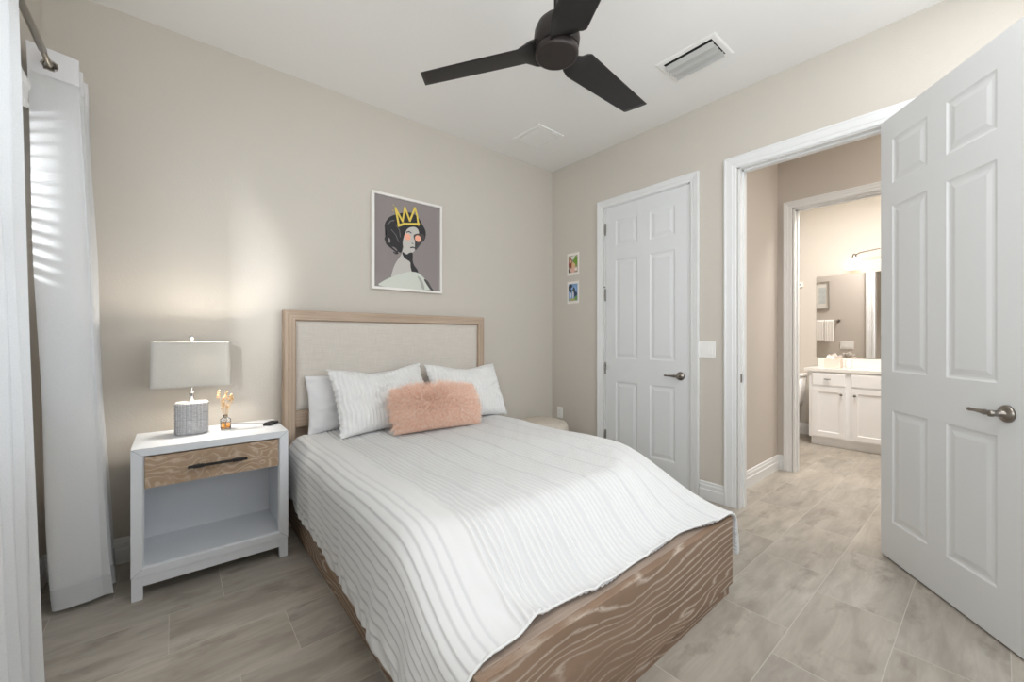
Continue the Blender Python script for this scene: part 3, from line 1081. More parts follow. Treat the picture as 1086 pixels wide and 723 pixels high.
def comforter():
    xl, xr, r = -2.465, -1.125, 0.10
    Lh, Rh = 0.46, 0.42
    q = np.arange(xl - Lh, xr + Rh + 1e-6, 0.0042)
    y0 = -0.215
    tt = np.concatenate([np.linspace(0, 1.45, 118), np.linspace(1.462, 2.06, 62)])
    Q, T = np.meshgrid(q, tt)
    # horizontal x, side drop
    def side(e):
        a = np.minimum(e / r, math.pi / 2)
        out = r * np.sin(a)
        drop = r * (1 - np.cos(a)) + np.maximum(e - r * math.pi / 2, 0)
        return out, drop
    el = np.maximum(xl - Q, 0)
    er = np.maximum(Q - xr, 0)
    ol, dl = side(el)
    orr, dr = side(er)
    X = np.clip(Q, xl, xr) - ol + orr
    # along the bed: foot profile
    ys = y0 - T                                  # nominal
    xx = np.clip(X, -2.55, -1.03)
    corner_r = sstep(-1.55, -1.05, xx)
    corner_l = 1 - sstep(-2.55, -2.25, xx)
    start = -1.87 + 0.30 * corner_r + 0.12 * corner_l
    endy = -2.200 - 0.008 * np.sin(X * 9.0) - 0.058 * corner_r ** 2 - 0.02 * corner_l + 0.007 * np.sin(X * 17 + 1)
    Lfull = y0 - endy                            # nominal length
    Y = y0 - T / tt[-1] * Lfull
    k = np.clip((start - Y) / (start - endy + 1e-6), 0, 1)
    s1 = k * k * (3 - 2 * k)
    prof = 0.5 * s1 + 0.5 * k ** 3 * (k * (6 * k - 15) + 10)
    ztop = 0.602 - (0.602 - 0.392) * prof
    ztop += 0.005 * np.sin(X * 5 + Y * 3) * (1 - k) + 0.004 * np.sin(Y * 9 + X * 4)
    kd = 1 - 0.38 * sstep(-1.7, -2.25, Y)
    Z = ztop - (dl * kd + dr * kd)
    # hem waves and flare of the hanging sides
    hl = np.clip((el - 0.10) / (Lh - 0.10), 0, 1)
    hr = np.clip((er - 0.10) / (Rh - 0.10), 0, 1)
    foot = sstep(-0.9, -2.2, Y)
    wav = np.sin(Y * 21 + 0.8 * np.sin(Y * 6)) * 0.5 + 0.35 * np.sin(Y * 47 + 1)
    X = X - hl * (0.004 + 0.062 * foot) - hl ** 1.3 * wav * (0.005 + 0.009 * foot)
    X = X + hr * 0.018 + hr ** 1.3 * wav * 0.006
    Z = Z + 0.004 * hl * np.sin(Y * 33) + 0.05 * hl * sstep(-0.75, -0.25, Y)
    # near the foot the front left corner falls in a soft fold
    fold = np.exp(-((X + 2.30 + 0.9 * (Y + 2.2) * 0.5) / 0.035) ** 2) * sstep(-1.98, -2.15, Y)
    Z = Z + 0.018 * fold
    # smooth wrinkles on the left part
    Z += 0.0025 * np.sin(X * 40 + Y * 11) * hl
    Pz = np.stack([X, Y, Z], -1)
    du = np.gradient(Pz, axis=1)
    dv = np.gradient(Pz, axis=0)
    nrm = np.cross(dv, du)
    nrm /= np.linalg.norm(nrm, axis=-1, keepdims=True) + 1e-9
    if nrm[50, len(q) // 2, 2] < 0:
        nrm = -nrm
    # ridges across s: tucks on the left, raised cords in groups on the rest
    wob = 0.0016 * np.sin(T * 19 + Q * 30) + 0.0010 * np.sin(T * 47 + Q * 55)
    Qw = Q + wob
    h = np.zeros_like(Q)
    cord = np.where(Q < xl + 0.11, 0.62, 0.0) * np.ones_like(Q)  # colour mask that carries the painted ridge shading
    # left: flat bands between fine tucks
    c = xl + 0.018
    while c > xl - Lh + 0.01:
        h += 0.0042 * np.clip(1 - (Q - c) / 0.036, 0, 1) * (Q >= c) * np.clip((Q - c) / 0.004, 0, 1)
        cord -= 0.9 * np.exp(-((Q - c + 0.002) / 0.0035) ** 2)  # grey line painted as the shade beside each tuck
        c -= 0.036
    c = -2.352
    rng = random.Random(2)
    while c < xr + Rh:
        for kk in range(6):
            h += 0.0105 * np.exp(-((Qw - c) / 0.0056) ** 2)
            cord += 1.0 * np.exp(-((Qw - c) / 0.0062) ** 2)
            c += 0.0248
        c += 0.017
    # ruffled tuck rows near the left hem
    hm = np.clip((el - 0.37) / 0.08, 0, 1)
    h += hm * 0.004 * np.sin(T * 62 + 2.2 * np.sin(T * 17) + Q * 60)
    Pz = Pz + nrm * h[..., None]
    nr, nc = Q.shape
    idx = np.arange(nr * nc).reshape(nr, nc)
    f = np.stack([idx[:-1, :-1], idx[1:, :-1], idx[1:, 1:], idx[:-1, 1:]], -1).reshape(-1, 4)
    me = bpy.data.meshes.new('bedspread')
    me.from_pydata(Pz.reshape(-1, 3).tolist(), [], f.tolist())
    me.materials.append(M_SPREAD)
    me.polygons.foreach_set('use_smooth', [True] * len(me.polygons))
    at = me.attributes.new('cord', 'FLOAT', 'POINT')
    at.data.foreach_set('value', np.clip(cord, 0, 1).reshape(-1).astype(np.float32))
    me.update()
    o = bpy.data.objects.new('bedspread', me)
    COL.objects.link(o)
    md = o.modifiers.new('thickness', 'SOLIDIFY')
    md.thickness = 0.007
    md.offset = -1 if me.polygons[len(me.polygons) // 2].normal.z > 0 else 1
    tag(o, 'white bedspread with lengthwise ridges draped over the bed', 'bedspread')
    # rolled edge piping along the foot
    mm = MB()
    pp = Pz[-1, ::6]
    mm.tube([tuple(p) for p in pp], 0.0045, 8)
    mm.build('edge_piping', M_QUILT, o)
    return o


comforter()

# ------------------------------------------------------------------ pillows


def pillow_mesh(W, Hh, T, ridges=0.0, period=0.025, seed=1, pinch=0.05, nx=120, ny=70, wr=0.006, sag=0.0):
    """cushion standing in its local x-z plane, thickness along y, base edge at z = 0"""
    m = MB()
    for side in (1, -1):
        rows = []
        for j in range(ny + 1):
            v = -1 + 2 * j / ny
            row = []
            for i in range(nx + 1):
                u = -1 + 2 * i / nx
                ff = max(0.0, (1 - abs(u) ** 3.0) * (1 - abs(v) ** 3.0)) ** 0.55
                x = W / 2 * u * (1 - pinch * (1 - v * v))
                z = Hh / 2 * v * (1 - pinch * 1.6 * (1 - u * u))
                if v > 0:
                    z -= sag * math.exp(-(u / 0.5) ** 2) * v
                y = T * ff
                nn = noise.noise(Vector((u * 2.2 + seed * 7, v * 2.2, side * 3)))
                n2 = noise.noise(Vector((u * 5 + seed * 3, v * 4 + nn, side * 5)))
                y += (wr * 1.6 * nn + wr * n2) * ff ** 0.5
                if ridges:
                    xr_ = x + 0.003 * math.sin(z * 40 + seed)
                    y += ridges * (math.exp(-(((xr_ / period) % 1.0 - 0.5) / 0.2) ** 2)) * min(1, ff * 2.5)
                    if abs(u) > 0.93:
                        y += 0.003 * math.sin(z * 210) 
                        x += 0.004 * math.sin(z * 170 + seed) * (abs(u) - 0.93) / 0.07
                row.append((x, -side * y, z + Hh / 2))
            rows.append(row)
        m.loft(rows, 0, True, False, False, closed=False)
    return m


def place_pillow(name, label, cat, mesh, mat, loc, lean, yaw=0, roll=0, group=None, weld=True):
    o = mesh.build(name, mat)
    if weld:
        bm = bmesh.new(); bm.from_mesh(o.data)
        bmesh.ops.remove_doubles(bm, verts=bm.verts, dist=0.0004)
        bmesh.ops.recalc_face_normals(bm, faces=bm.faces)
        bm.to_mesh(o.data); bm.free()
    o.location = loc
    o.rotation_euler = (math.radians(-lean), math.radians(roll), math.radians(yaw))
    if cat:
        tag(o, label, cat, group)
    return o


# lean: rotation about x so the top tips towards +y (the headboard)
place_pillow('pillow', 'plain white pillow peeking out beside the headboard post, nearest the nightstand', 'pillow',
             pillow_mesh(0.66, 0.385, 0.058, 0, seed=4, wr=0.010), M_SHEET, (-2.125, -0.235, 0.605), 10, 0, -1)
place_pillow('pillow', 'plain white pillow low behind the ridged pillow farther from the nightstand', 'pillow',
             pillow_mesh(0.62, 0.36, 0.058, 0, seed=9, wr=0.008), M_SHEET, (-1.26, -0.245, 0.600), 14, 0, 2)
place_pillow('pillow', 'ridged white pillow in front of the plain one, nearer the nightstand', 'pillow',
             pillow_mesh(0.67, 0.47, 0.078, 0.0075, 0.0245, seed=2, wr=0.013, sag=0.045), M_QUILT, (-1.995, -0.475, 0.612), 28, 2, -1.5, None)
place_pillow('pillow', 'ridged white pillow farther from the nightstand, behind the fur cushion', 'pillow',
             pillow_mesh(0.66, 0.46, 0.078, 0.0075, 0.0245, seed=6, wr=0.013, sag=0.035), M_QUILT, (-1.325, -0.465, 0.605), 27, 0, 1.5, None)


def fur_cushion():
    W, Hh, T = 0.56, 0.235, 0.07
    base = pillow_mesh(W, Hh, T, 0, seed=12, nx=40, ny=24, pinch=0.02, wr=0.004)
    o = place_pillow('fur_cushion', 'peach long-haired fur lumbar cushion leaning on the pillows', 'cushion', base, M_FUR,
                     (-1.735, -0.640, 0.635), 20, -1, 1.0)
    rnd = random.Random(5)
    V, F = [], []
    N = 24000
    for _ in range(N):
        side = 1 if rnd.random() < 0.82 else -1
        u = rnd.uniform(-1, 1)
        v = rnd.uniform(-1, 1)
        ff = max(0.0, (1 - abs(u) ** 3.0) * (1 - abs(v) ** 3.0)) ** 0.55
        p = Vector((W / 2 * u * 0.99, -side * T * ff, Hh / 2 * v * 0.99 + Hh / 2))
        # hair grows outwards and combs away from the centre
        n = Vector((u ** 3 * 0.9 + u * 0.25, -side * (0.25 + 0.75 * ff), v ** 3 * 0.9 + v * 0.25)).normalized()
        comb = Vector((u * 0.9 + 0.4 * noise.noise(Vector((u * 3, v * 3, 1))), 0, v * 0.7 + 0.5 * noise.noise(Vector((u * 3, v * 3, 9))) - 0.15))
        L = rnd.uniform(0.030, 0.066) * (1 + 0.35 * max(abs(u), abs(v)) ** 4 - 0.35 * (u * v) ** 4)
        d1v = (n * 0.8 + comb * 0.55 + Vector((rnd.uniform(-1, 1), rnd.uniform(-1, 1), rnd.uniform(-1, 1))) * 0.28).normalized()
        d2v = (n * 0.35 + comb * 0.9 + Vector((rnd.uniform(-1, 1), rnd.uniform(-1, 1), rnd.uniform(-1, 1))) * 0.35 + Vector((0, 0, -0.15))).normalized()
        w = rnd.uniform(0.0010, 0.0019)
        a = d1v.cross(Vector((rnd.uniform(-1, 1), rnd.uniform(-1, 1), rnd.uniform(-1, 1)))).normalized() * w
        b = d1v.cross(a).normalized() * w
        q = p + d1v * L * 0.55
        t = q + d2v * L * 0.6
        if t.z < -0.028: t.z = -0.028
        if q.z < -0.022: q.z = -0.022
        i = len(V)
        V += [tuple(p + a), tuple(p - a * 0.5 + b * 0.8), tuple(p - a * 0.5 - b * 0.8), tuple(q + a), tuple(q - a * 0.5 + b * 0.8), tuple(q - a * 0.5 - b * 0.8), tuple(t)]
        for j in range(3):
            k = (j + 1) % 3
            F.append((i + j, i + k, i + 3 + k, i + 3 + j))
            F.append((i + 3 + j, i + 3 + k, i + 6))
    me = bpy.data.meshes.new('fur')
    me.from_pydata(V, [], F)
    me.materials.append(M_FUR)
    me.update()
    fo = bpy.data.objects.new('fur', me)
    COL.objects.link(fo)
    fo.parent = o
    fo['kind'] = 'stuff'
    return o


fur_cushion()

# ------------------------------------------------------------------ nightstand
ns = thing('nightstand', 'white nightstand with an oak drawer and an open shelf', 'nightstand', (-2.943, -0.290, 0))
X0, X1, Y0, Y1 = -0.324, 0.324, -0.215, 0.215        # local; front is Y0
ZB, ZT = 0.108, 0.705
m = MB()
# carcass shell: mitred front frame with chamfered inner edge
fr = [(0.0, Y0 + 0.001), (0.0, Y0), (0.040, Y0), (0.047, Y0 + 0.014), (0.047, Y0 + 0.03)]
rings = []
for ex, ez in ((0, 0), (1, 0), (1, 1), (0, 1), (0, 0)):
    rings.append([((X0 + o) if ex == 0 else (X1 - o), y, (ZB + o * 0.85) if ez == 0 else (ZT - o * 0.85)) for o, y in fr])
m.loft(rings, 0, False, False, False)
m.box((X0, Y0 + 0.001, ZT - 0.030), (X1, Y1, ZT)); m.box((X0, Y0 + 0.001, ZB), (X1, Y1, ZB + 0.030))
m.box((X0, Y0 + 0.001, ZB + 0.030), (X0 + 0.030, Y1, ZT - 0.030)); m.box((X1 - 0.030, Y0 + 0.001, ZB + 0.030), (X1, Y1, ZT - 0.030))
for ex in (0, 1):
    for ez in (0, 1):
        a = Vector((X0 if ex == 0 else X1, Y0 - 0.0004, ZB if ez == 0 else ZT))
        b = Vector((X0 + 0.040 if ex == 0 else X1 - 0.040, Y0 - 0.0004, ZB + 0.034 if ez == 0 else ZT - 0.034))
        d = (b - a).normalized(); n_ = Vector((-d.z, 0, d.x)) * 0.0007
        m.add([a + n_, a - n_, b - n_, b + n_], [(0, 1, 2, 3)], 1)  # thin grey line along the mitre joint
m.build('case', [M_WHITEWOOD, simple('mitre_seam', '8b8d90', 0.8)], ns)
m = MB(); m.box((X0 + 0.02, Y1 - 0.02, ZB + 0.02), (X1 - 0.02, Y1 - 0.008, ZT - 0.02)); m.build('back_panel', M_WHITEWOOD, ns)
m = MB(); m.box((X0 + 0.03, Y0 + 0.035, 0.505), (X1 - 0.03, Y1 - 0.02, 0.515)); m.build('divider', M_WHITEWOOD, ns)
m = MB()
for (sx, sy) in ((-1, -1), (1, -1), (1, 1), (-1, 1)):
    m = MB()
    x = X0 + 0.002 if sx < 0 else X1 - 0.042
    y = Y0 + 0.002 if sy < 0 else Y1 - 0.042
    m.box((x, y, 0), (x + 0.040, y + 0.040, ZB - 0.002))
    m.build('leg', M_WHITEWOOD, ns, bevel=0.0015)
m = MB(); m.box((X0 + 0.042, Y0 + 0.004, 0.062), (X1 - 0.042, Y0 + 0.024, ZB - 0.002)); m.build('apron', M_WHITEWOOD, ns)
m = MB(); m.box((X0 + 0.004, Y0 + 0.042, 0.062), (X0 + 0.02, Y1 - 0.042, ZB - 0.002)); m.build('side_apron', M_WHITEWOOD, ns)
m = MB(); m.box((X1 - 0.02, Y0 + 0.042, 0.062), (X1 - 0.004, Y1 - 0.042, ZB - 0.002)); m.build('side_apron', M_WHITEWOOD, ns)
m = MB(); m.box((X0 + 0.048, Y0 + 0.008, 0.515), (X1 - 0.048, Y0 + 0.028, 0.662))
dr = m.build('drawer', M_DRAWERWOOD, ns, bevel=0.001)
m = MB(); m.box((X0 + 0.052, Y0 + 0.028, 0.52), (X1 - 0.052, Y1 - 0.06, 0.655)); m.build('drawer_box', M_WHITEWOOD, dr)
m = MB()
m.box((-0.118, Y0 - 0.026, 0.584), (0.128, Y0 - 0.016, 0.596))
for x in (-0.075, 0.085):
    m.box((x - 0.022, Y0 - 0.029, 0.582), (x + 0.022, Y0 - 0.013, 0.598))
    m.box((x - 0.006, Y0 - 0.016, 0.585), (x + 0.006, Y0 + 0.009, 0.595))
m.build('bar_handle', M_BLACK, dr, bevel=0.0015)

# ------------------------------------------------------------------ table lamp
lx, ly, lz = -3.038, -0.255, 0.706
lamp = thing('table_lamp', 'table lamp with a grey ribbed ceramic base and an oblong linen shade', 'lamp', (lx, ly, lz))
# ribbed base: vertical flutes broken by horizontal lines
m = MB()
rings = []
NB = 168
zs = []
levels = [0.0, 0.055, 0.110, 0.165]
for k in range(58):
    zs.append(0.172 * k / 57)
for z in zs:
    edge = 0.0
    if z < 0.004 or z > 0.168:
        edge = -0.004
    near = min(abs(z - q) for q in (0.036, 0.075, 0.114, 0.150))
    ringr = []
    for i in range(NB):
        a = 2 * math.pi * i / NB
        fl = 0.0012 * (1 if (i % 6) < 4 else -1.2) if edge == 0.0 else 0.0
        c, s = math.cos(a), math.sin(a)
        p = 2.6
        rx = (0.0725 + edge + fl - (0.0020 if near < 0.0016 else 0)) * math.copysign(abs(c) ** (2 / p), c)
        ry = (0.052 + edge + fl - (0.0020 if near < 0.0016 else 0)) * math.copysign(abs(s) ** (2 / p), s)
        ringr.append((rx, ry, z))
    rings.append(ringr)
m.loft(rings, 0, False)
m.build('lamp_base', M_CERAMIC, lamp)
m = MB(); m.lathe([(0.020, 0.170), (0.020, 0.176), (0.011, 0.180), (0.011, 0.215), (0.013, 0.218), (0.013, 0.225)], 20); m.build('neck', M_CHROME, lamp)
m = MB(); m.tube([(0, 0, 0.22), (0, 0, 0.505)], 0.003, 8); m.build('harp', M_CHROME, lamp)
m = MB(); m.lathe([(0.004, 0.498), (0.006, 0.503), (0.009, 0.508), (0.0125, 0.517), (0.011, 0.527), (0.004, 0.533)], 20); m.build('finial', M_CHROME, lamp)


def rrect(hx, hy, rad, z, n=7):
    pts = []
    for cx, cy, a0 in ((hx - rad, hy - rad, 0), (-hx + rad, hy - rad, 90), (-hx + rad, -hy + rad, 180), (hx - rad, -hy + rad, 270)):
        for k in range(n + 1):
            a = math.radians(a0 + 90 * k / n)
            pts.append((cx + rad * math.cos(a), cy + rad * math.sin(a), z))
    return pts


m = MB()
rings = [rrect(0.171, 0.098, 0.030, 0.262), rrect(0.165, 0.093, 0.028, 0.496), rrect(0.163, 0.091, 0.026, 0.496), rrect(0.169, 0.096, 0.028, 0.262), rrect(0.171, 0.098, 0.030, 0.262)]
m.loft(rings, 0, False, False, False)
sh = m.build('lamp_shade', M_SHADE, lamp)
for zz, a, b in ((0.262, 0.1725, 0.0995), (0.489, 0.1665, 0.0945)):
    m = MB(); m.loft([rrect(a, b, 0.030, zz), rrect(a, b, 0.030, zz + 0.007)], 0, False, False, False)
    m.build('shade_trim', M_SHADE, sh, solid=0.001)
m = MB(); m.tube([(-0.163, 0, 0.488), (0.163, 0, 0.488)], 0.002, 6); m.tube([(0, -0.087, 0.488), (0, 0.087, 0.488)], 0.002, 6); m.build('shade_spider', M_CHROME, sh)
for bx in (0,):
    m = MB(); m.lathe([(0.012, 0.300), (0.014, 0.32), (0.026, 0.350), (0.030, 0.375), (0.024, 0.40), (0.008, 0.415)], 20)
    m.build('bulb', M_BULB, lamp)
pl = bpy.data.lights.new('lamp_glow', 'POINT'); pl.energy = 8.5; pl.specular_factor = 0.15; pl.color = (1.0, 0.93, 0.84); pl.shadow_soft_size = 0.035
po = bpy.data.objects.new('lamp_glow', pl); COL.objects.link(po); po.location = (lx + 0.055, ly, lz + 0.385)

# reed diffuser with dried flowers
df = thing('reed_diffuser', 'small amber oil bottle holding dried flowers, on the nightstand', 'diffuser', (-2.888, -0.262, 0.706))
m = MB(); m.loft([rrect(0.023, 0.023, 0.008, 0.0), rrect(0.0245, 0.0245, 0.009, 0.003), rrect(0.0245, 0.0245, 0.009, 0.060), rrect(0.016, 0.016, 0.009, 0.066), rrect(0.0105, 0.0105, 0.008, 0.069), rrect(0.0105, 0.0105, 0.008, 0.083), rrect(0.0085, 0.0085, 0.007, 0.083), rrect(0.0085, 0.0085, 0.007, 0.068), rrect(0.0215, 0.0215, 0.008, 0.058), rrect(0.0215, 0.0215, 0.008, 0.004)], 0, True)
m.build('bottle', M_GLASS, df)
m = MB(); m.loft([rrect(0.0208, 0.0208, 0.0075, 0.0045), rrect(0.0208, 0.0208, 0.0075, 0.040)], 0, False)
m.build('oil', M_AMBER, df)
rnd = random.Random(11)
for k in range(7):
    m = MB()
    a = rnd.uniform(0, 6.28)
    sp = rnd.uniform(0.012, 0.04)
    top = Vector((math.cos(a) * sp - 0.006, math.sin(a) * sp, rnd.uniform(0.135, 0.215)))
    m.tube([(0.001 * k - 0.003, 0, 0.01), (top.x * 0.35, top.y * 0.35, 0.085), tuple(top)], 0.0011, 6)
    for q in range(16):
        p = top + Vector((rnd.uniform(-1, 1) * 0.007, rnd.uniform(-1, 1) * 0.007, rnd.uniform(-0.030, 0.014)))
        s = rnd.uniform(0.004, 0.0075)
        d = Vector((rnd.uniform(-1, 1), rnd.uniform(-1, 1), rnd.uniform(0.2, 1))).normalized()
        m.tube([tuple(p - d * s), tuple(p), tuple(p + d * s)], [s * 0.15, s * 0.55, s * 0.1], 6)
    m.build('dried_stem', M_FLOWER, df)

# remote / charger on the corner of the nightstand
rc = thing('remote_control', 'small black remote lying on the nightstand corner by the bed', 'remote', (-2.665, -0.262, 0.706), math.radians(-38))
m = MB(); m.loft([rrect(0.022, 0.048, 0.010, 0.0), rrect(0.024, 0.050, 0.012, 0.004), rrect(0.022, 0.048, 0.010, 0.014)], 0, False); m.build('body', M_BLACK, rc)
m = MB(); m.lathe([(0.011, 0.0135), (0.011, 0.0155), (0.008, 0.016)], 18, 0, Matrix.Translation((0, 0.022, 0)))
for r_ in range(3):
    for c_ in range(2):
        m.box((-0.011 + c_ * 0.014, -0.034 + r_ * 0.013, 0.0135), (-0.003 + c_ * 0.014, -0.027 + r_ * 0.013, 0.0155))
m.build('buttons', simple('dark_rubber', '3a3a3c', 0.6), rc)
m = MB(); m.tube([(-2.69, -0.235, 0.7095), (-2.74, -0.17, 0.709), (-2.80, -0.125, 0.709), (-2.86, -0.095, 0.709), (-2.90, -0.079, 0.709)], 0.0022, 6)
tag(m.build('power_cord', simple('grey_cord', '8d8c8a', 0.6)), 'thin grey cord lying along the back of the nightstand top', 'cord')

# ------------------------------------------------------------------ framed portrait
AX0, AX1, AZ0, AZ1 = -1.962, -1.358, 1.600, 2.345
pic = thing('framed_print', 'white framed grey portrait print of a woman with orange glasses and yellow crown', 'picture', ((AX0 + AX1) / 2, 0, AZ0))
hw, hh = (AX1 - AX0) / 2, AZ1 - AZ0
m = MB()
prof = [(0.0, -0.001), (0.0, -0.034), (0.003, -0.036), (0.018, -0.036), (0.020, -0.033), (0.020, -0.018)]
rings = []
for ex, ez in ((0, 0), (1, 0), (1, 1), (0, 1), (0, 0)):
    rings.append([((-hw + o) if ex == 0 else (hw - o), y, o if ez == 0 else hh - o) for o, y in prof])
m.loft(rings, 0, False, False, False)
m.build('frame', M_FRAMEW, pic)
iw, ih = (hw - 0.019) * 2, hh - 0.038


def artpt(p):
    x, y = p
    top = 90 + 0.2016 * (x - 103)
    bot = 635 + 0.0538 * (x - 103)
    u = (x - 103) / 372.0
    u = u * 0.92 / (1 - 0.08 * u) if u > 0 else u        # undo the foreshortening of the photo
    v = (y - top) / (bot - top)
    return (-iw / 2 + u * iw, 0.019 + ih * (1 - v))


mats = [simple('print_ground', '8e8685', 0.7), simple('print_hair', '2e2c2e', 0.7), simple('print_skin', 'c5c1bb', 0.7), simple('print_shadow', '4a4747', 0.7),
        simple('print_dress', 'cfd3c9', 0.7), simple('print_crown', 'e3c95e', 0.7), simple('print_glasses', 'f3b196', 0.7), simple('print_dress_fold', 'a9aaa3', 0.7), simple('print_hair_light', '6d6968', 0.7)]
m = MB()
m.add([(-iw / 2, -0.020, 0.019), (iw / 2, -0.020, 0.019), (iw / 2, -0.020, 0.019 + ih), (-iw / 2, -0.020, 0.019 + ih)], [(0, 1, 2, 3)], 0)
LY = [0]


def poly(pts, mat, smooth_it=True):
    LY[0] += 1
    y = -0.020 - 0.00025 * LY[0]
    q = [Vector(artpt(p)) for p in pts]
    if smooth_it:
        for _ in range(2):
            nq = []
            for i in range(len(q)):
                a, b = q[i], q[(i + 1) % len(q)]
                nq += [a * 0.75 + b * 0.25, a * 0.25 + b * 0.75]
            q = nq
    bm2 = bmesh.new()
    vs = [bm2.verts.new((a.x, y, a.y)) for a in q]
    fc = bm2.faces.new(vs)
    bmesh.ops.triangulate(bm2, faces=[fc])
    bm2.verts.index_update()
    m.add([v.co[:] for v in bm2.verts], [[v.index for v in f.verts] for f in bm2.faces], mat)
    bm2.free()


def stroke(pts, w, mat):
    LY[0] += 1
    y = -0.020 - 0.00025 * LY[0]
    q = [Vector(artpt(p)) for p in pts]
    ww = w * iw / 372.0
    for i in range(len(q) - 1):
        a, b = q[i], q[i + 1]
        d = (b - a).normalized()
        n = Vector((-d.y, d.x)) * ww / 2
        a2, b2 = a - d * ww * 0.35, b + d * ww * 0.35
        m.add([(a2.x + n.x, y, a2.y + n.y), (a2.x - n.x, y, a2.y - n.y), (b2.x - n.x, y, b2.y - n.y), (b2.x + n.x, y, b2.y + n.y)], [(0, 1, 2, 3)], mat)
        y -= 0.00002


poly([(235, 205), (300, 190), (350, 215), (375, 262), (397, 300), (394, 345), (375, 372), (350, 350), (330, 300), (290, 300), (272, 340), (262, 385), (262, 428), (244, 436), (220, 400), (192, 402), (170, 378), (163, 345), (178, 322), (160, 290), (165, 258), (190, 222)], 1)
stroke([(176, 330), (166, 355), (176, 385), (200, 405), (225, 425), (235, 438)], 9, 1)
stroke([(196, 335), (200, 365), (222, 390), (240, 418), (226, 440), (214, 432)], 7, 1)
poly([(180, 345), (192, 352), (196, 375), (184, 380)], 0)
stroke([(180, 270), (196, 250), (215, 245)], 5, 8)
stroke([(200, 300), (225, 330), (240, 370)], 4, 8)
stroke([(225, 270), (245, 300), (250, 340)], 4, 8)
poly([(262, 420), (255, 448), (222, 495), (206, 540), (195, 592), (250, 580), (312, 560), (316, 520), (308, 480), (322, 430), (290, 400), (268, 395)], 2)
poly([(302, 430), (322, 430), (318, 470), (326, 505), (348, 530), (352, 552), (316, 552), (306, 510), (308, 485), (275, 468), (260, 442), (262, 425), (285, 446)], 1)
poly([(288, 288), (330, 276), (356, 296), (356, 340), (348, 380), (336, 412), (318, 434), (292, 418), (266, 402), (262, 375), (270, 335)], 2)
poly([(326, 320), (384, 316), (390, 345), (372, 368), (352, 398), (336, 420), (330, 405), (340, 385), (332, 360), (324, 342)], 3)
stroke([(284, 312), (300, 308), (312, 316)], 5, 1)
stroke([(308, 402), (320, 399), (330, 403)], 6, 1)
stroke([(315, 376), (322, 378)], 4, 3)
poly([(112, 634), (150, 604), (195, 580), (262, 552), (318, 541), (352, 549), (384, 575), (400, 600), (414, 632), (432, 650), (300, 645)], 4)
poly([(378, 580), (405, 592), (425, 630), (442, 652), (425, 652), (405, 625)], 3)
poly([(340, 560), (372, 585), (392, 648), (372, 646), (362, 600)], 7)
stroke([(222, 172), (232, 225), (240, 270)], 11, 5)
stroke([(224, 178), (262, 250), (275, 168), (303, 245), (332, 168), (345, 215), (352, 268)], 10, 5)
stroke([(238, 276), (270, 264), (355, 262)], 12, 5)
stroke([(214, 160), (208, 154)], 3, 5)
stroke([(205, 186), (212, 190)], 3, 5)
for cx_, cy_ in ((290, 340), (349, 348)):
    LY[0] += 1
    c2 = artpt((cx_, cy_))
    R_ = 18 * iw / 372
    m.add([(c2[0], -0.020 - 0.00025 * LY[0], c2[1])] + [(c2[0] + R_ * math.cos(k * math.pi / 12), -0.020 - 0.00025 * LY[0], c2[1] + R_ * math.sin(k * math.pi / 12)) for k in range(24)],
          [(0, 1 + k, 1 + (k + 1) % 24) for k in range(24)], 6)
m.build('print', mats, pic)

# ------------------------------------------------------------------ two small photo prints on the closet wall


def photo_print(label, yc, zc, patches):
    t = thing('photo_print', label, 'photograph', (0, yc, zc), 0, None)
    m = MB(); m.box((-0.004, -0.078, -0.112), (-0.0005, 0.078, 0.112)); m.build('card', simple('photo_card', 'e9e4dd', 0.5), t)
    m = MB()
    ms = []
    for i, (y0, z0, y1, z1, col) in enumerate(patches):
        ms.append(simple('photo_ink', col, 0.35))
        x = -0.0042 - 0.0002 * i
        # y is mirrored: the viewer sees +y on the left
        pts = []
        w, h = 0.122, 0.172
        cy, cz = (0.5 - (y0 + y1) / 2) * w, (0.5 - (z0 + z1) / 2) * h
        hy_, hz_ = abs(y1 - y0) * w / 2, abs(z1 - z0) * h / 2
        if i == 0:
            pts = [(x, cy - hy_, cz - hz_), (x, cy + hy_, cz - hz_), (x, cy + hy_, cz + hz_), (x, cy - hy_, cz + hz_)]
        else:
            for k in range(14):
                a = 2 * math.pi * k / 14
                rr_ = 1.0 + 0.12 * math.sin(3 * a + i)
                pts.append((x, min(0.061, max(-0.061, cy + hy_ * rr_ * math.cos(a))), min(0.086, max(-0.086, cz + hz_ * rr_ * math.sin(a)))))
        m.add(pts, [tuple(range(len(pts)))], i)
    m.build('image', ms, t)


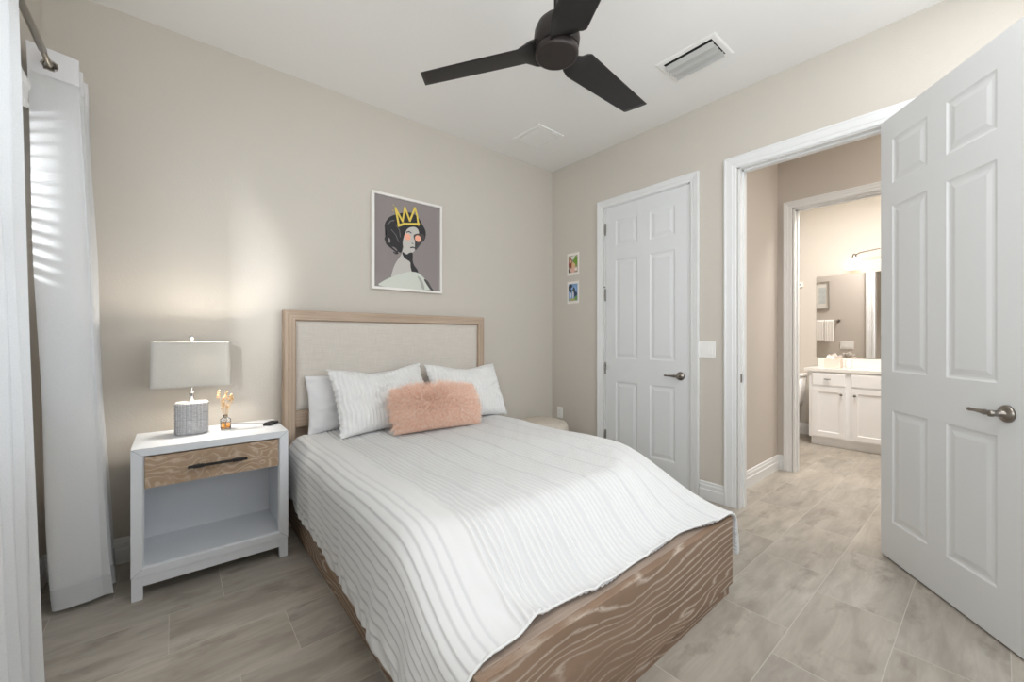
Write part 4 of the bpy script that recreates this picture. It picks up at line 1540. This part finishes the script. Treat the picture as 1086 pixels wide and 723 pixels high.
photo_print('small photo print of a red-haired person outdoors, upper one beside the closet door', -0.300, 1.975,
            [(0, 0, 1, 1, '9d8f77'), (0.25, 0.0, 0.95, 0.25, 'd9d9cf'), (0.55, 0.05, 1.0, 0.65, '6f9a34'), (0.0, 0.1, 0.38, 0.75, '8a3b30'), (0.08, 0.2, 0.32, 0.45, 'e0ac90'),
             (0.35, 0.4, 0.75, 0.8, 'd9b48c'), (0.0, 0.75, 0.12, 1.0, '2b2b30'), (0.15, 0.72, 0.85, 1.0, 'dcb2a4'), (0.7, 0.7, 0.98, 0.92, 'e8dccf')])
photo_print('small photo print of people under a blue sky, lower one beside the closet door', -0.300, 1.688,
            [(0, 0, 1, 1, '7fa0c8'), (0.0, 0.0, 0.45, 0.5, '2f3b45'), (0.3, 0.15, 0.9, 0.4, '8db0dc'), (0.45, 0.2, 0.75, 0.55, '3d4d52'), (0.1, 0.45, 0.3, 0.85, 'd8dbe0'),
             (0.42, 0.4, 0.6, 0.85, 'cfcfd6'), (0.62, 0.45, 0.95, 0.85, '2e3f5c'), (0.0, 0.85, 1.0, 1.0, 'a7a468'), (0.7, 0.72, 1.0, 0.97, '6f9a50')])

# ------------------------------------------------------------------ switches, outlets


def plate(name, label, cat, loc, rot, W, Hh, rockers, recept=False):
    t = thing(name, label, cat, loc, rot)
    m = MB(); m.box((-0.006, -W / 2, -Hh / 2), (0, W / 2, Hh / 2)); m.build('cover_plate', M_PLASTIC, t, bevel=0.0025)
    if recept:
        m = MB()
        m.box((-0.0075, -0.017, -0.034), (-0.005, 0.017, 0.034)); m.build('socket', M_PLASTIC, t, bevel=0.001)
        for zz in (-0.018, 0.018):
            m = MB(); m.box((-0.0079, -0.008, zz - 0.005), (-0.0074, -0.006, zz + 0.005)); m.box((-0.0079, 0.006, zz - 0.005), (-0.0074, 0.008, zz + 0.005))
            m.build('slots', M_DARK, t)
    else:
        for k in range(rockers):
            y = (k - (rockers - 1) / 2) * 0.046
            m = MB(); m.add([(-0.010, y - 0.016, -0.033), (-0.010, y + 0.016, -0.033), (-0.006, y + 0.016, 0.033), (-0.006, y - 0.016, 0.033),
                             (-0.004, y - 0.016, -0.033), (-0.004, y + 0.016, -0.033), (-0.004, y + 0.016, 0.033), (-0.004, y - 0.016, 0.033)],
                            [(0, 1, 2, 3), (4, 7, 6, 5), (0, 4, 5, 1), (3, 2, 6, 7), (0, 3, 7, 4), (1, 5, 6, 2)])
            m.build('rocker', M_PLASTIC, t)
    return t


plate('light_switch', 'double white rocker light switch between closet door and doorway', 'switch', (0, -1.646, 1.138), 0, 0.125, 0.122, 2)
plate('wall_outlet', 'white outlet low in the corner above the round pouf', 'outlet', (0, -0.118, 0.448), 0, 0.075, 0.118, 0, True)

# ------------------------------------------------------------------ round pouf in the corner
pf = thing('round_pouf', 'round cream boucle pouf in the corner behind the bed', 'pouf', (-0.475, -0.325, 0))
m = MB(); m.lathe([(0.10, 0.03), (0.225, 0.035), (0.245, 0.06), (0.254, 0.15), (0.256, 0.28), (0.252, 0.40), (0.240, 0.435), (0.215, 0.452), (0.12, 0.462), (0.02, 0.464)], 64)
for i, v in enumerate(m.v):
    q = Vector(v)
    d = noise.noise(q * 16) * 0.006 + noise.noise(q * 45) * 0.003
    r = math.hypot(q.x, q.y)
    if r > 1e-4:
        m.v[i] = (q.x * (1 + d / r), q.y * (1 + d / r), q.z + (d if q.z > 0.3 else 0))
m.build('seat', M_BOUCLE, pf)
m = MB(); m.lathe([(0.21, 0.0), (0.21, 0.034)], 40); m.build('plinth_base', M_BLACK, pf)

# ------------------------------------------------------------------ bathroom
VY0, VY1 = -3.27, -1.650
van = thing('bathroom_vanity', 'white vanity cabinet seen through the bathroom doorway', 'cabinet', (2.56, -1.650, 0))
xf = 0.0
m = MB(); m.box((0.0, VY0 - VY1, 0.095), (0.558, 0.0, 0.845)); m.build('body', M_CAB, van)
m = MB(); m.box((0.045, VY0 - VY1, 0.0), (0.558, -0.012, 0.097)); m.build('toe_kick', M_CAB, van)


def shaker(y0, y1, z0, z1, name):
    m = MB()
    t = 0.019
    rr_ = []
    fr_ = 0.052 if z1 - z0 > 0.3 else 0.0
    if fr_:
        for ins, dep in ((0, 0), (0, t), (fr_, t), (fr_ + 0.006, t - 0.009)):
            rr_.append([(-dep, y0 + ins, z0 + ins), (-dep, y1 - ins, z0 + ins), (-dep, y1 - ins, z1 - ins), (-dep, y0 + ins, z1 - ins)])
    else:
        for ins, dep in ((0, 0), (0, t - 0.004), (0.006, t)):
            rr_.append([(-dep, y0 + ins, z0 + ins), (-dep, y1 - ins, z0 + ins), (-dep, y1 - ins, z1 - ins), (-dep, y0 + ins, z1 - ins)])
    m.loft(rr_, 0, False, True, True)
    return m.build(name, M_CAB, van)


for k in range(4):
    ya = -0.034 - k * 0.352
    drw = shaker(ya - 0.300, ya, 0.690, 0.828, 'drawer')
    dor = shaker(ya - 0.300, ya, 0.115, 0.672, 'door')
    if k != 1:
        m = MB(); m.tube([(-0.036, ya - 0.175, 0.764), (-0.040, ya - 0.155, 0.764), (-0.040, ya - 0.135, 0.764), (-0.036, ya - 0.115, 0.764)], [0.004, 0.006, 0.006, 0.004], 8)
        m.tube([(-0.036, ya - 0.145, 0.764), (-0.018, ya - 0.145, 0.764)], 0.004, 8)
        m.build('knob', M_NICKEL, drw)
    m = MB()
    yk = ya - 0.268 if k % 2 == 0 else ya - 0.032
    m.lathe([(0.006, 0.0), (0.006, 0.012), (0.013, 0.018), (0.013, 0.026), (0.006, 0.030)], 14, 0, Matrix.Translation((-0.018, yk, 0.600)) @ Matrix.Rotation(math.radians(-90), 4, 'Y'))
    m.build('knob', M_NICKEL, dor)
m = MB(); m.box((2.535, VY0, 0.846), (XV, -1.605, 0.882)); m.box((XV - 0.020, VY0, 0.882), (XV, -1.605, 0.980))
tag(m.build('vanity_countertop', M_QUARTZ, bevel=0.003), 'white stone countertop with a low backsplash on the bathroom vanity', 'countertop')

m = MB(); m.box((XV - 0.008, -3.2, 0.990), (XV - 0.001, -1.590, 1.995))
tag(m.build('bathroom_mirror', M_MIRROR), 'large frameless mirror above the bathroom vanity', 'mirror')

tb = thing('tissue_box', 'cream tissue box with a tissue pulled up, on the vanity counter', 'tissue box', (2.76, -1.835, 0.8825))
m = MB(); m.box((-0.062, -0.075, 0), (0.062, 0.075, 0.105)); m.build('box', M_TISSUEBOX, tb, bevel=0.003)
m = MB()
rnd = random.Random(4)
for k in range(3):
    rows = []
    for j in range(7):
        t = j / 6
        row = []
        for i in range(9):
            u = i / 8 - 0.5
            row.append((0.03 * math.sin(u * 9 + k * 2) * (0.4 + t) + (k - 1) * 0.010, u * 0.11 * (0.35 + 0.9 * t) + (k - 1) * 0.012, 0.104 + 0.060 * t * (1 - 1.1 * abs(u)) + 0.014 * t * math.sin(i * 2.1 + k)))
        rows.append(row)
    m.loft(rows, 0, True, False, False, closed=False)
m.build('tissue', M_TISSUE, tb)
cup = thing('bathroom_jar', 'small white lidded jar beside the tissue box on the vanity', 'jar', (2.80, -1.965, 0.8825))
m = MB(); m.lathe([(0.030, 0.0), (0.034, 0.004), (0.034, 0.075), (0.032, 0.078)], 24); m.build('body', M_PORC, cup)
m = MB(); m.lathe([(0.035, 0.078), (0.036, 0.090), (0.030, 0.096), (0.008, 0.098)], 24); m.build('lid', M_PORC, cup)
fc = thing('bathroom_faucet', 'chrome faucet at the sink of the bathroom vanity', 'faucet', (3.00, -2.42, 0.8825))
m = MB(); m.lathe([(0.026, 0), (0.026, 0.008), (0.014, 0.012), (0.013, 0.13)], 18)
m.tube([(0, 0, 0.125), (-0.02, 0, 0.15), (-0.07, 0, 0.155), (-0.12, 0, 0.135), (-0.13, 0, 0.115)], 0.011, 12); m.build('spout', M_CHROME, fc)
m = MB(); m.tube([(0, 0, 0.13), (0, 0, 0.165), (0.03, 0, 0.18)], 0.006, 8); m.build('handle', M_CHROME, fc)

# sconce bar with three frosted shades
sc = thing('vanity_light', 'brushed nickel bar light with glowing bell shades above the mirror', 'light fixture', (XV, -2.62, 2.20))
m = MB(); m.lathe([(0.055, 0.0), (0.055, 0.012), (0.045, 0.02)], 24, 0, Matrix.Rotation(math.radians(-90), 4, 'Y')); m.build('wall_plate', M_NICKEL, sc)
m = MB()
m.tube([(-0.015, 0, 0), (-0.08, 0, 0.02), (-0.12, 0, 0.035)], 0.008, 10)
arc = []
for k in range(25):
    t = -1 + 2 * k / 24
    arc.append((-0.12, t * 0.640, 0.055 - 0.045 * t * t + (-0.02 if abs(t) > 0.98 else 0)))
m.tube(arc, 0.007, 10)
m.build('arm', M_NICKEL, sc)
for y in (-0.64, -0.22, 0.22, 0.64):
    zc = 0.055 - 0.045 * (y / 0.64) ** 2
    m = MB(); m.lathe([(0.010, zc + 0.004), (0.014, zc - 0.005), (0.024, zc - 0.035), (0.026, zc - 0.045)], 16, 0, Matrix.Translation((-0.12, y, 0))); m.build('socket_cup', M_NICKEL, sc)
    m = MB(); m.lathe([(0.024, zc - 0.045), (0.032, zc - 0.065), (0.050, zc - 0.11), (0.072, zc - 0.165), (0.076, zc - 0.172)], 24, 0, Matrix.Translation((-0.12, y, 0)), cap0=False, cap1=False)
    m.build('glass_shade', M_SCONCE, sc)

# toilet
to = thing('toilet', 'white toilet beside the vanity, mostly hidden by the bathroom door jamb', 'toilet', (2.70, -1.270, 0))
m = MB(); m.loft([rrect(0.080, 0.185, 0.03, 0.385), rrect(0.088, 0.20, 0.035, 0.45), rrect(0.098, 0.225, 0.035, 0.745)], 0, True, M=Matrix.Translation((0.305, 0, 0))); m.build('tank', M_PORC, to)
m = MB(); m.loft([rrect(0.104, 0.232, 0.035, 0.745), rrect(0.108, 0.236, 0.035, 0.755), rrect(0.106, 0.234, 0.035, 0.778), rrect(0.095, 0.22, 0.035, 0.784)], 0, True, M=Matrix.Translation((0.300, 0, 0))); m.build('tank_lid', M_PORC, to)
m = MB(); m.lathe([(0.115, 0.0), (0.12, 0.02), (0.10, 0.10), (0.105, 0.20), (0.15, 0.30), (0.185, 0.365), (0.188, 0.385), (0.17, 0.392)], 36, 0, Matrix.Translation((-0.02, 0, 0)), sx=1.38, sy=1.0)
m.box((0.12, -0.09, 0.02), (0.30, 0.09, 0.38)); m.build('bowl', M_PORC, to)
m = MB(); m.lathe([(0.186, 0.392), (0.192, 0.398), (0.192, 0.418), (0.18, 0.428), (0.05, 0.432)], 36, 0, Matrix.Translation((-0.02, 0, 0)), sx=1.38, sy=1.0); m.build('seat_lid', M_PORC, to)

# small wall control beside the mirror
m = MB(); m.box((XV - 0.022, -1.445, 1.885), (XV, -1.350, 1.945))
wc = tag(m.build('wall_thermostat', M_PLASTIC, bevel=0.003), 'small white wall control left of the bathroom mirror', 'thermostat')
m = MB(); m.box((XV - 0.0235, -1.425, 1.902), (XV - 0.0215, -1.39, 1.93)); m.build('display', simple('grey_display', '9fa19e', 0.3), wc)

# things on the bathroom side of the hall wall, shown by the mirror
tbx = XB
tr = thing('towel_bar', 'nickel towel bar reflected in the bathroom mirror', 'towel bar', (tbx, -1.305, 1.50))
m = MB(); m.tube([(0.06, -0.165, 0), (0.06, 0.165, 0)], 0.008, 10)
for y in (-0.155, 0.155):
    m.tube([(0.0, y, 0), (0.06, y, 0)], 0.010, 10); m.lathe([(0.022, 0), (0.022, 0.008)], 16, 0, Matrix.Translation((0, y, 0)) @ Matrix.Rotation(math.radians(90), 4, 'Y'))
m.build('bar', M_NICKEL, tr)
m = MB()
for y0_, y1_, zlow in ((-0.105, 0.005, 1.175), (0.010, 0.125, 1.195)):
    rings = []
    for y in np.linspace(y0_, y1_, 9):
        w = 0.002 * math.sin(y * 190)
        outer = [(0.048 + w, y, zlow + 0.02), (0.044 + w, y, 1.49), (0.050, y, 1.511), (0.060, y, 1.516), (0.071, y, 1.511), (0.077 + w, y, 1.49), (0.082 + w, y, zlow)]
        inner = [(0.075 + w, y, zlow), (0.0715 + w, y, 1.49), (0.060, y, 1.511), (0.0490 + w, y, 1.49), (0.053 + w, y, zlow + 0.02)]
        rings.append([(tbx + a, -1.305 + b, c) for a, b, c in outer + inner])
    m.loft(rings, 0, False)
tag(m.build('hand_towel', M_TOWEL), 'white towel folded over the bar reflected in the bathroom mirror', 'towel')
pr = thing('bathroom_picture', 'small silver framed picture reflected in the bathroom mirror', 'picture', (XB, -1.252, 1.905))
m = MB()
rings = []
for ex, ez in ((-1, -1), (1, -1), (1, 1), (-1, 1), (-1, -1)):
    rings.append([(d, ex * (0.095 - o), ez * (0.22 - o)) for o, d in ((0, 0.001), (0, 0.022), (0.018, 0.022), (0.020, 0.010))])
m.loft(rings, 0, False, False, False); m.build('frame', simple('silver_frame', 'a8a39c', 0.4, 0.5), pr)
m = MB(); m.box((0.002, -0.077, -0.202), (0.010, 0.077, 0.202)); m.build('mat_board', simple('mat_board', 'dedad3', 0.7), pr)
m = MB(); m.box((0.010, -0.045, -0.13), (0.0105, 0.045, 0.13)); m.build('print', simple('pale_print', 'bfc4c4', 0.6, var=0.1, vscale=30), pr)
sw = plate('light_switch', 'wide white switch plate reflected in the bathroom mirror', 'switch', (XB, -1.560, 1.12), math.radians(180), 0.165, 0.122, 3)
